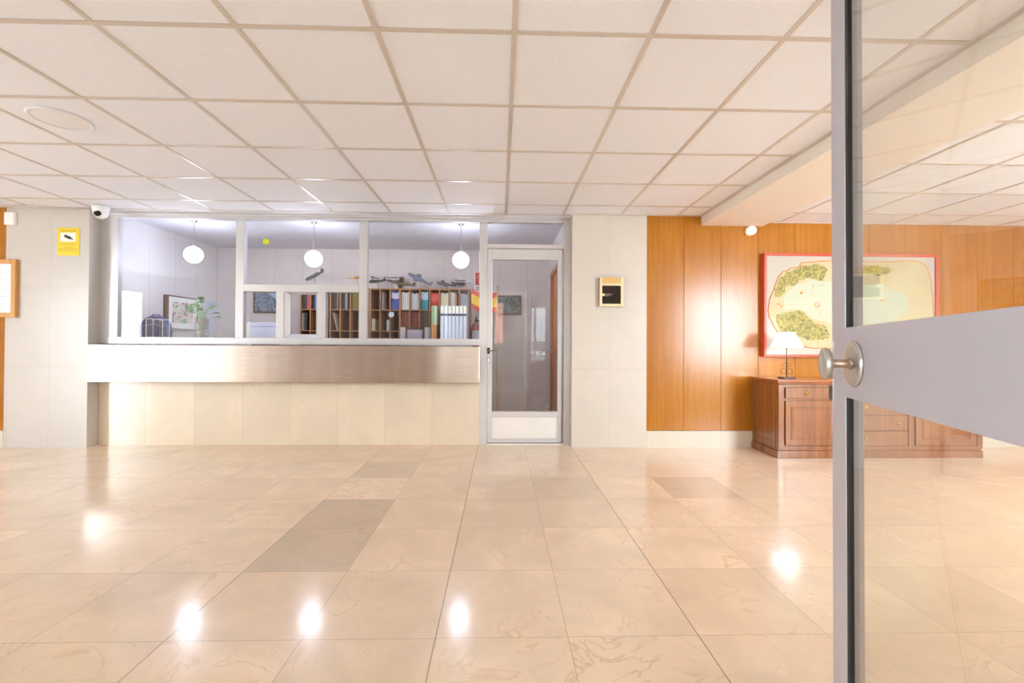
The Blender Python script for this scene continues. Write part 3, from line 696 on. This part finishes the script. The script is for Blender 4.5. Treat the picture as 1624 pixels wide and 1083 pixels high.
run(3, 0, [('book', (66, 48, 40), .034, .262, 2, 'dark brown book in the upper pigeonhole right of the hatch', {}), ('magazine', (188, 176, 160), .014, .26, 1, 'thin beige magazine beside the dark brown books', {})])
run(4, 0, [('book', (44, 32, 28), .04, .255, 1, 'nearly black book in the pigeonhole left of the olive books', {}), ('magazine', (150, 150, 160), .018, .265, 2, 'grey magazine in the pigeonhole left of the olive books', {})])
run(5, 0, [('book', (128, 112, 40), .034, .255, 3, 'olive green book in the upper pigeonhole beside the frame post', {})])
run(6, 0, [('book', (120, 96, 60), .03, .25, 2, 'tan book in the upper pigeonhole half hidden by the post', {})])
run(8, 0, [('brochure', (206, 204, 208), .01, .25, 2, 'pale slumping brochure in the upper pigeonhole left of the blue files', {'lean': .03})])
run(9, 0, [('file', (78, 92, 178), .027, .262, 4, 'blue file in the upper row of pigeonholes', {'band': ((214, 216, 236), .6, .92)})])
run(10, 0, [('book', (226, 220, 216), .027, .25, 4, 'white book in the upper pigeonhole right of the blue files', {})])
run(11, 0, [('book', (222, 222, 226), .02, .235, 5, 'thin white book in the upper pigeonhole left of the teal files', {})])
run(12, 0, [('file', (58, 158, 176), .024, .262, 4, 'teal file in the upper row of pigeonholes', {'band': ((190, 212, 224), .55, .97)}), ])
run(13, 0, [('file', (208, 56, 46), .021, .245, 5, 'red file in the upper row of pigeonholes', {'band': ((226, 96, 84), .5, .9)})])
run(14, 0, [('book', (224, 214, 178), .026, .24, 4, 'cream book in the upper pigeonhole right of the red files', {})])
run(15, 0, [('book', (222, 212, 200), .03, .25, 2, 'off white book beside the orange book, upper row', {}), ('book', (216, 140, 90), .026, .22, 1, 'orange book in the upper row of pigeonholes', {})])
run(16, 0, [('book', (186, 186, 194), .034, .235, 3, 'grey book in the upper right end pigeonhole', {})])
run(0, 1, [('magazine', (206, 196, 206), .02, .235, 1, 'pale magazine in the middle left end pigeonhole', {}), ('magazine', (128, 116, 112), .016, .24, 1, 'grey magazine between the pale and black ones, middle left pigeonhole', {}), ('magazine', (40, 32, 30), .04, .245, 1, 'black magazine in the middle left end pigeonhole', {})])
book(3, .012, .012, .25, 1, (226, 214, 190), 'white booklet leaning alone in a middle pigeonhole right of the hatch', 'booklet', name='booklet', lean=-.0).rotation_euler = (0, .22, 0)
bpy.data.objects['booklet'].location.x -= .002; bpy.data.objects['booklet'].rotation_euler = (0, -.27, 0); bpy.data.objects['booklet'].location.x += .062
run(7, 1, [('booklet', (206, 190, 166), .05, .165, 1, 'small beige booklet low in the pigeonhole right of the post', {})])
book(8, .07, .036, .15, 1, (186, 200, 218), 'small pale blue booklet in the pigeonhole left of the round clock', 'booklet', name='booklet')
for c_ in (10, 11, 12):
    run(c_, 1, [('book', (128, 62, 48) if c_ < 12 else (92, 76, 62), .036, .272, 3, {10: 'tall red-brown book left in the middle row above the leaflet holder', 11: 'tall red-brown book below the thin white books', 12: 'dark brown book below the teal files'}[c_], {})])
run(13, 1, [('book', (130, 110, 84), .03, .24, 3, 'dull brown book below the red files', {})])
run(7, 2, [('book', (52, 40, 36), .04, .16, 2, 'black book low in the pigeonhole right of the post, bottom row', {})])
run(8, 2, [('book', (40, 34, 34), .05, .15, 1, 'black book in the bottom row beside the leaflet holder', {})])
run(3, 2, [('book', (92, 52, 34), .04, .2, 2, 'dark reddish book in the bottom row right of the hatch', {})])
# round clock in cell 9
cxk = sx0+cw*9+.05; ck = W(621.5, 499, YS+.01)
t = thing('alarm_clock', 'small round white clock in front of the pigeonholes under the blue files', 'clock', (ck[0], YS-.012, ck[1]))
mk = Matrix.Rotation(PI/2, 4, 'X')
MB().lathe([(1e-4, -.012), (.036, -.012), (.04, .0), (.037, .014), (.033, .016)], 32, mk).build('case', M['white'], t)
MB().lathe([(1e-4, .013), (.034, .013)], 32, mk).build('dial', M['lilac'], t)
MB().box(-.001, .001, -.016, -.0145, 0, .024).box(0, .016, -.016, -.0145, -.001, .001).build('hands', M['black'], t)

# filing cabinet with the white ledgers on it
fx0, fx1 = WX(678, 5.85), WX(745, 5.85); fz = 1.12
t = thing('filing_cabinet', 'grey metal filing cabinet carrying the tall white ledgers in front of shelf', 'cabinet', (fx0, 5.80, 0)); fwid = fx1-fx0
bx('body', M['grey'], 0, fwid, 0, .36, 0, fz, t, .004)
for k in range(4):
    o = bx('drawer', M['grey'], .01, fwid-.01, -.015, 0, .03+k*.27, .03+k*.27+.255, t, .004)
    bx('handle', M['chrome'], fwid/2-.06, fwid/2+.06, -.04, -.015, .16+k*.27, .175+k*.27, o, .003)
n = 7; lx0 = WX(698, 5.83); lx1 = WX(740, 5.83); lw = (lx1-lx0)/n; lh = WZ(485, 5.83, 720)-fz
for k in range(n):
    o = thing('ledger', 'tall white ledger in the row on the cabinet before the pigeonholes', 'ledger', (lx0+k*lw, 5.83, fz+.0005), 0, 'tall white ledgers')
    bx('cover', col((214, 222, 234)), .003, lw-.004, 0, .28, 0, lh, o, .002)
    bx('spine_label', col((236, 234, 214)), .004, lw-.005, -.002, 0, lh*.80, lh*.98, o)
    bx('dark_band', col((60, 56, 60)), .003, lw-.004, -.002, 0, lh*.71, lh*.77, o)
for k, (rgb, r2, lab) in enumerate((((150, 186, 140), (206, 150, 90), 'green and orange ledger left of the white ledgers, further from them'), ((196, 206, 170), (190, 130, 80), 'pale green and orange ledger next to the white ledgers'))):
    xx = WX(684+4.2*k, 5.83)
    o = thing('ledger', lab, 'ledger', (xx, 5.83, fz+.0005))
    bx('cover', col(rgb), 0, .032, 0, .28, lh*.45, lh*1.0, o); bx('lower_cover', col(r2), 0, .032, 0, .28, 0, lh*.45, o)

# leaflet holder on the counter worktop
hx0, hz1 = W(633, 518, 5.2); hx1, hz0 = W(680, 540, 5.2); hz0 = 1.0455
t = thing('leaflet_holder', 'clear plastic leaflet holder with white papers on the reception worktop', 'holder', (hx0, 5.2, hz0)); wd = hx1-hx0; ht = hz1-hz0
M['acrylic'] = glass_mat('clear_acrylic', (.9, .88, .88), 1.49)
b = MB(); b.box(0, wd, 0, .004, 0, ht); b.box(0, .004, .004, .12, 0, ht); b.box(wd-.004, wd, .004, .12, 0, ht); b.box(0, wd, .12, .124, 0, ht); b.box(.004, wd-.004, .004, .12, 0, .004); b.build('tray', M['acrylic'], t)
b = MB(); b.box(.012, .05, .01, .11, .004, ht*.98); b.box(wd-.05, wd-.012, .01, .11, .004, ht*.98); b.build('card_edge', M['whitepaper'], t)
bx('leaflets', M['lilac'], .09, wd-.09, .02, .1, .004, ht*.85, t)

# ---------------------------------------------------------------- model aeroplanes on top of the shelf
def plane(px, py, length, span, rgb, heading, pitch, bank, label, biplane=False, stand=None, prop=True, Y=6.3):
    x, z = W(px, py, Y); length *= 1.15; span *= 1.15
    t = thing('model_aeroplane', label, 'model aeroplane', (x, Y, z))
    base = Matrix.Rotation(heading, 4, 'Z') @ Matrix.Rotation(pitch, 4, 'Y') @ Matrix.Rotation(bank, 4, 'X')
    m = col(rgb, .45); Lh = length/2; r = length*.078
    prof = [(1e-4, -Lh), (r*.55, -Lh*.94), (r*.95, -Lh*.75), (r, -Lh*.3), (r*.9, Lh*.1), (r*.55, Lh*.6), (r*.2, Lh*.97), (1e-4, Lh)]
    MB().lathe(prof, 16, base @ Matrix.Rotation(PI/2, 4, 'Y')).build('fuselage', m, t)
    def wing(nm, cx, cz, ch, sp, sweep, tip=.55):
        h = MB()
        for sg in (-1, 1):
            v = [(cx-ch/2, 0, cz), (cx+ch/2, 0, cz), (cx+sweep+ch*tip/2, sg*sp/2, cz+.01), (cx+sweep-ch*tip/2, sg*sp/2, cz+.01)]
            th = .009; v += [(a, b2, c2+th) for a, b2, c2 in v]
            h.add(v, [(0,1,2,3), (7,6,5,4), (0,4,5,1), (1,5,6,2), (2,6,7,3), (3,7,4,0)], mtx=base)
        return h.build(nm, m, t)
    wing('wing', -Lh*.25, -.3*r, length*.27, span, .02*length)
    if biplane:
        wing('upper_wing', -Lh*.3, r*2.2, length*.2, span, .01)
        b = MB()
        for sg in (-.35, .35): b.add(*((lambda: ([(-Lh*.3-.002, sg*span-.002, -.2*r), (-Lh*.3+.002, sg*span-.002, -.2*r), (-Lh*.3+.002, sg*span+.002, -.2*r), (-Lh*.3-.002, sg*span+.002, -.2*r), (-Lh*.3-.002, sg*span-.002, r*2.2), (-Lh*.3+.002, sg*span-.002, r*2.2), (-Lh*.3+.002, sg*span+.002, r*2.2), (-Lh*.3-.002, sg*span+.002, r*2.2)], [(0,3,2,1),(4,5,6,7),(0,1,5,4),(1,2,6,5),(2,3,7,6),(3,0,4,7)]))()), mtx=base)
        b.build('strut', m, t)
    wing('tailplane', Lh*.86, r*.3, length*.1, span*.36, .012*length)
    v = [(Lh*.66, -.003, r*.2), (Lh*.98, -.003, r*.2), (Lh*1.02, -.003, length*.16), (Lh*.88, -.003, length*.16)]; v += [(a, .003, c2) for a, _, c2 in v]
    MB().add(v, [(3,2,1,0), (4,5,6,7), (0,1,5,4), (1,2,6,5), (2,3,7,6), (3,0,4,7)], mtx=base).build('tail_fin', m, t)
    if prop: MB().box(-Lh-.004, -Lh-.001, -.03, .03, -.003, .003, mtx=base).build('propeller', M['dark_metal'], t)
    zz = zt_shelf-z
    if zz < -.02:
        MB().tube([(0, 0, -r*.5), (.015, 0, zz+.006)], .003, 8).build('stand_rod', m if stand == 'own' else M['chrome'], t)
        MB().cyl(.026, zz+.0005, zz+.006, 20).build('stand_base', M['dark_metal'] if stand != 'own' else m, t)
    return t
zt_shelf = zt = WZ(457.5, YS, 640)
R = math.radians
plane(499, 437, .27, .26, (98, 104, 98), R(-12), R(-22), R(30), 'grey-green four engined toy plane climbing right, leftmost on the shelf top', prop=False)
plane(567, 440, .22, .22, (224, 164, 58), R(-50), R(4), R(16), 'orange-yellow model aeroplane on a stand beside the frame post', stand='own')
plane(598, 446, .22, .20, (84, 78, 72), R(40), R(-10), R(12), 'dark biplane model just right of the frame post', biplane=True)
plane(622, 446, .20, .22, (124, 112, 102), R(70), R(0), R(4), 'brown-grey biplane model seen nose on, second right of the frame post', biplane=True, Y=6.40)
plane(640, 450, .28, .24, (112, 100, 74), R(15), R(8), R(-28), 'olive brown model aeroplane nose down above the white books', Y=6.24)
plane(666, 443, .32, .18, (128, 134, 156), R(5), R(26), R(38), 'slender blue-grey jet model diving to the right above the red files', prop=False)
plane(708, 451, .24, .22, (96, 92, 92), R(25), R(6), R(26), 'dark grey model aeroplane beside the grey biplane near the right shelf end', Y=6.22)
plane(727, 450, .20, .20, (110, 104, 104), R(150), R(-4), R(-6), 'grey biplane model at the right end of the shelf top', biplane=True, Y=6.45)

# ---------------------------------------------------------------- things on the office walls
def frame_pic(name, label, x0, x1, z0, z1, fr, canvas, fw=.022, extra=None):
    t = thing(name, label, 'picture', (x0, YB, z0)); wd, ht = x1-x0, z1-z0
    b = MB(); b.box(0, fw, -.03, 0, 0, ht); b.box(wd-fw, wd, -.03, 0, 0, ht); b.box(fw, wd-fw, -.03, 0, 0, fw); b.box(fw, wd-fw, -.03, 0, ht-fw, ht); b.build('frame', fr, t, .002)
    bx('canvas', canvas, fw, wd-fw, -.018, -.002, fw, ht-fw, t)
    return t, wd, ht
x0, z1 = W(402, 462, YB-.02); z0 = WZ(496, YB-.02, 420); x1 = x0+.46
t, wd, ht = frame_pic('framed_painting', 'dark framed blue-grey village landscape seen left of the service hatch', x0, x1, z0, z1, M['brown_frame'], M['paint_blue'])
MB().prism([(wd*.45, ht-.022), (wd-.022, ht-.022), (wd-.022, ht*.45), (wd*.8, ht*.5), (wd*.62, ht*.72)], -.0195, -.0175).build('painted_sky', M['paint_sky'], t)
x0, z1 = W(784, 468, YB-.02); x1, z0 = W(826.5, 499.5, YB-.02)
frame_pic('framed_painting', 'small dark green landscape in a brown frame seen through the office door', x0, x1, z0, z1, M['brown_frame'], M['paint_green'])
# framed print on the left office wall (faces +X)
XO = -4.12
def Ys(px): # depth at which the left office wall shows at that photo column
    lo, hi = 4.9, 6.55
    for _ in range(40):
        mid = (lo+hi)/2
        if WX(px, mid, 500) < XO: lo, hi = lo, mid
        else: lo, hi = mid, hi
        # WX grows in magnitude with depth
    return mid
def depth_for(px, X, py=500):
    a = WX(px, 1.0, py); return X/a
ya, yb = depth_for(265, XO+.05), depth_for(313, XO+.05)
z1 = WZ(467, ya, 265); z0 = WZ(522, ya, 265)
t = thing('framed_print', 'brown box framed print with white mount on the left office wall', 'picture', (XO, ya, z0), PI/2); wd = yb-ya; ht = z1-z0; fw = .016
b = MB(); b.box(0, fw, -.06, 0, 0, ht); b.box(wd-fw, wd, -.06, 0, 0, ht); b.box(fw, wd-fw, -.06, 0, 0, fw); b.box(fw, wd-fw, -.06, 0, ht-fw, ht); b.build('frame', M['brown_frame'], t, .002)
bx('mount', M['white'], fw, wd-fw, -.052, -.002, fw, ht-fw, t)
bx('print', M['paint_white'], wd*.15, wd*.82, -.054, -.050, ht*.2, ht*.82, t)
ya, yb = depth_for(318, XO), depth_for(340, XO)
z1 = WZ(475, ya, 318); z0 = WZ(528, ya, 318)
t = thing('wall_notice', 'pale lilac paper notice on the left office wall behind the plant', 'notice', (XO, ya, z0), PI/2)
bx('sheet', M['lilac'], 0, yb-ya, -.004, -.0005, 0, z1-z0, t)
b = MB()
for k in range(7): b.box(.03, (yb-ya)*.85, -.0048, -.0042, (z1-z0)*(.9-.1*k)-.003, (z1-z0)*(.9-.1*k)+.003)
b.build('printed_lines', M['grey'], t)
# red fire extinguisher sign and extinguisher on the back wall
x0, z1 = W(752.5, 431, YB); z0 = WZ(463, YB, 757); wd, ht = .20, z1-z0
t = thing('fire_sign', 'red and white fire extinguisher sign on the office back wall beside the post', 'sign', (x0, YB, z0))
bx('sign_board', M['white'], 0, wd, -.004, -.0005, 0, ht, t)
bx('red_field', M['red'], .012, wd-.012, -.005, -.0035, ht*.34, ht-.012, t)
b = MB(); cz = ht*.34; b.box(.07, .125, -.006, -.0045, cz+.02, cz+.11)
b.tube([(.1, -.0055, cz+.11), (.09, -.0055, cz+.14), (.06, -.0055, cz+.14), (.045, -.0055, cz+.1)], .004, 6); b.build('extinguisher_symbol', M['white'], t)
b = MB(); b.box(.02, wd-.02, -.0048, -.0035, ht*.2, ht*.24); b.box(.02, wd-.05, -.0048, -.0035, ht*.1, ht*.14); b.build('red_lettering_bar', M['red'], t)
x, z = W(755, 520, YB-.09)
t = thing('fire_extinguisher', 'red fire extinguisher with white label hanging under the flag', 'fire extinguisher', (x, YB-.085, z-.34))
MB().lathe([(1e-4, 0), (.07, 0), (.076, .015), (.076, .34), (.06, .385), (.028, .41), (.024, .43), (1e-4, .43)], 32).build('cylinder', M['ext_red'], t)
b = MB(); b.box(-.02, .02, -.015, .015, .43, .455); b.tube([(0, 0, .455), (0, -.03, .475), (0, -.11, .49)], .007); b.tube([(0, 0, .45), (0, -.04, .45), (0, -.1, .445)], .006); b.build('valve', M['black'], t)
b = MB(); b.tube([(.015, 0, .445), (.07, -.02, .43), (.1, -.02, .34), (.095, -.02, .15)], .009); b.build('hose', M['black'], t)
v = []; f = []
for k in range(13):
    a = R(-130+k*8); v += [(.0775*math.cos(a), .0775*math.sin(a), .12), (.0775*math.cos(a), .0775*math.sin(a), .30)]
for k in range(12): f.append((2*k, 2*k+2, 2*k+3, 2*k+1))
MB().add(v, f, True).build('label', M['lilac'], t)
bx('wall_bracket', M['black'], -.03, .03, .07, .085, .36, .42, t)
x0, z1 = W(742, 444, YB)
t = thing('sensor_box', 'tiny white box on the back wall above the right shelf end', 'box', (x0, YB, z1-.05)); bx('housing', M['white'], 0, .075, -.03, 0, 0, .04, t, .004); bx('status_lens', M['black'], .03, .045, -.032, -.03, .012, .026, t)
x0, z1 = W(865, 642, YB)
t = thing('wall_socket', 'white wall socket low on the back wall seen through the door glass', 'socket', (x0, YB, z1-.09)); bx('plate', M['white'], 0, .085, -.012, 0, 0, .085, t, .004); MB().cyl(.022, 0, .004, 24, Matrix.Translation((.042, -.012, .042)) @ Matrix.Rotation(PI/2, 4, 'X')).build('outlet', M['grey'], t)
# thin red and yellow flag on a floor pole
fx0, fz1 = W(748, 462, 6.05); fx1 = WX(787, 6.05); fz0 = WZ(493, 6.05, 765)
t = thing('flag', 'red and yellow striped flag on a pole behind the partition post', 'flag', (fx1+.012, 6.05, 0))
MB().cyl(.008, .02, fz1+.06, 12).build('pole', M['oak'], t)
MB().lathe([(1e-4, 0), (.13, 0), (.13, .015), (.05, .03), (.012, .05)], 32).build('pole_base', M['dark_metal'], t)
MB().sphere((0, 0, fz1+.07), .014, 8).build('finial', M['brass'], t)
wd = fx1-fx0; nx, nz = 24, 12
def fpt(i, j, off):
    a = i/nx; return (-.010-wd*a, off+.016*math.sin(a*11)*a, fz1-(fz1-fz0)*j/nz-.03*math.sin(a*3.0)+.05*a*a-.01)
for nm, j0, j1, m in (('upper_red_stripe', 0, 3, 'flag_red'), ('yellow_stripe', 3, 9, 'flag_yellow'), ('lower_red_stripe', 9, 12, 'flag_red')):
    v = []; f = []; rows = j1-j0+1
    for off in (0, .0015):
        for j in range(j0, j1+1):
            for i in range(nx+1): v.append(fpt(i, j, off))
    q = rows*(nx+1)
    for j in range(rows-1):
        for i in range(nx):
            a = j*(nx+1)+i; f += [(a, a+1, a+nx+2, a+nx+1), (q+a+nx+1, q+a+nx+2, q+a+1, q+a)]
    MB().add(v, f, True).build(nm, M[m], t)

# ---------------------------------------------------------------- things on the reception worktop
x, z = W(320.5, 520, 5.22)
t = thing('plant_jar', 'leafy green cutting growing in a clear glass jar on the worktop', 'plant', (x, 5.22, 1.0455))
jh = WZ(503, 5.22, 320)-1.0455
MB().lathe([(1e-4, .001), (.066, .001), (.070, .008), (.072, jh*.75), (.066, jh), (.063, jh), (.068, jh*.75), (.065, .012), (1e-4, .010)], 40).build('jar', M['jar'], t)
b = MB(); r = random.Random(4)
for k in range(110):
    a = r.uniform(0, 2*PI); q = .052*math.sqrt(r.random()); b.sphere((q*math.cos(a), q*math.sin(a), .02+r.random()*(jh*.86)), r.uniform(.008, .013), 5, (1, .8, .7))
o = b.build('pebbles', M['pebble'], t); o['kind'] = 'stuff'
def leaf_mesh(p, d, up, L_, w_):
    d = Vector(d).normalized(); sd = d.cross(Vector(up)).normalized(); n_ = sd.cross(d); v = []; f = []
    for i in range(9):
        a = i/8; wdt = w_*(math.sin(PI*min(1, a*1.02))**.7)*(1-a*.45)*1.1; c = Vector(p)+d*L_*a - Vector((0, 0, 1))*L_*.35*a*a
        v += [c-sd*wdt+n_*.004*0, c-n_*.0+Vector((0, 0, -.004)), c+sd*wdt]
    for i in range(8): f += [(3*i, 3*i+1, 3*i+4, 3*i+3), (3*i+1, 3*i+2, 3*i+5, 3*i+4)]
    return v, f
stem = MB()
for k, (tx, ty, tz) in enumerate(((-.10, -.02, .10), (-.03, .03, .20), (.02, -.04, .24), (.07, .0, .19), (.10, -.03, .10), (.0, -.06, .15), (.12, .02, .05), (-.07, .02, .16), (.05, .05, .12), (.02, -.05, .09), (.17, -.01, .0), (-.05, -.05, .08), (-.11, .0, .06), (.04, -.06, .20), (.09, .03, .15), (-.02, -.07, .12), (.08, -.07, .06), (-.08, -.04, .13))):
    base = (r.uniform(-.03, .03), r.uniform(-.03, .03), jh*.6); tip = (tx*.75, ty*.75, jh+tz*.8)
    stem.tube([base, (tip[0]*.5, tip[1]*.5, (base[2]+tip[2])/2+.04), tip], .0025, 6)
    v, f = leaf_mesh(tip, (tx, ty-.02, .05), (0, -.4, 1), .115, .036); MB().add(v, f, True).build('leaf', M['leafgreen'], t)
stem.build('stems', M['stemgreen'], t)
# blue bag on the worktop and the wire rack in front of it
zb_ = WZ(500.5, 5.2, 246)-1.0455; xc_ = -3.955
t = thing('bag', 'dark violet-blue rounded bag behind the white wire rack at office left', 'bag', (xc_, 5.2, 1.0455))
b = MB(); pr = [(-.15, .0), (.15, .0), (.155, zb_*.45)] + [(.155*math.cos(PI*k/16), zb_*.5+zb_*.5*math.sin(PI*k/16)) for k in range(17)] + [(-.155, zb_*.45)]
b.prism(pr, -.05, .06); b.build('bag_body', M['violet'], t, .02)
MB().tube([(-.13, -.055, zb_*.62), (0, -.056, zb_*.70), (.13, -.055, zb_*.62)], .004, 6).build('zip', M['grey'], t)
MB().tube([(-.05, 0, zb_-.005), (-.03, 0, zb_+.012), (.03, 0, zb_+.012), (.05, 0, zb_-.005)], .006, 6).build('handle', M['violet'], t)
x0 = WX(234, 4.97, 520); x1 = WX(260, 4.97, 520); zr = WZ(505.5, 4.97, 250)
t = thing('wire_rack', 'white wire desk rack with rounded loops on the worktop at office left', 'rack', (x0, 4.95, 1.0455)); wd = x1-x0; hh = zr-1.0455
def loop(xa, xb, y, h, r=.02):
    pts = [(xa, y, 0), (xa, y, h-r)] + [(xa+r-r*math.cos(a), y, h-r+r*math.sin(a)) for a in [PI/2*k/5 for k in range(1, 6)]] + [(xb-r+r*math.sin(a), y, h-r+r*math.cos(a)) for a in [PI/2*k/5 for k in range(0, 6)]] + [(xb, y, 0)]
    return pts
for y in (0, .10):
    b = MB(); b.tube(loop(0, wd*.42, y, hh), .0035, 6); b.tube(loop(wd*.42, wd, y, hh*.98), .0035, 6); b.build('loop', M['white'], t)
b = MB()
for z in (.004, hh*.3): b.tube([(0, 0, z), (wd, 0, z), (wd, .10, z), (0, .10, z), (0, 0, z)], .003, 6)
b.build('base_wires', M['white'], t)
# pale blue panel and white bottle in the hatch bay
x0, z1 = W(393, 511, 5.25); x1 = WX(442, 5.25)
t = thing('desk_sign', 'pale blue laminated desk notice standing left of the service hatch', 'notice', (x0, 5.25, 1.0455)); wd = x1-x0; ht = z1-1.0455
bx('panel', M['lilac'], 0, wd, 0, .006, .03, ht, t, .002)
bx('wooden_foot', M['brown_frame'], .04, wd, -.02, .03, 0, .03, t, .003)
b = MB()
for k in range(9): b.box(.03+k*.034, .055+k*.034, -.0008, 0, ht*.80, ht*.80+.008)
b.build('printed_line', col((110, 120, 190)), t)
x, z1 = W(394.5, 497, 5.12)
t = thing('dispenser_bottle', 'slim white pump bottle at the left edge of hatch bay', 'bottle', (x, 5.12, 1.0455)); ht = z1-1.0455
MB().lathe([(1e-4, 0), (.026, 0), (.028, .01), (.028, ht*.6), (.02, ht*.7), (.01, ht*.74), (1e-4, ht*.74)], 28).build('bottle_body', M['white'], t)
MB().tube([(0, 0, ht*.72), (0, 0, ht), (.03, -.01, ht-.004)], .005).build('pump', M['white'], t)
# sticker on the glass
x, z = W(422, 383, YP-.004)
tag(MB().lathe([(1e-4, 0), (.034, 0), (.034, .001), (1e-4, .001)], 28, Matrix.Translation((x, YP-.0035, z)) @ Matrix.Rotation(PI/2, 4, 'X')).build('round_sticker', M['stickerm']), 'small round yellow-green sticker high on the pane above the hatch', 'sticker')
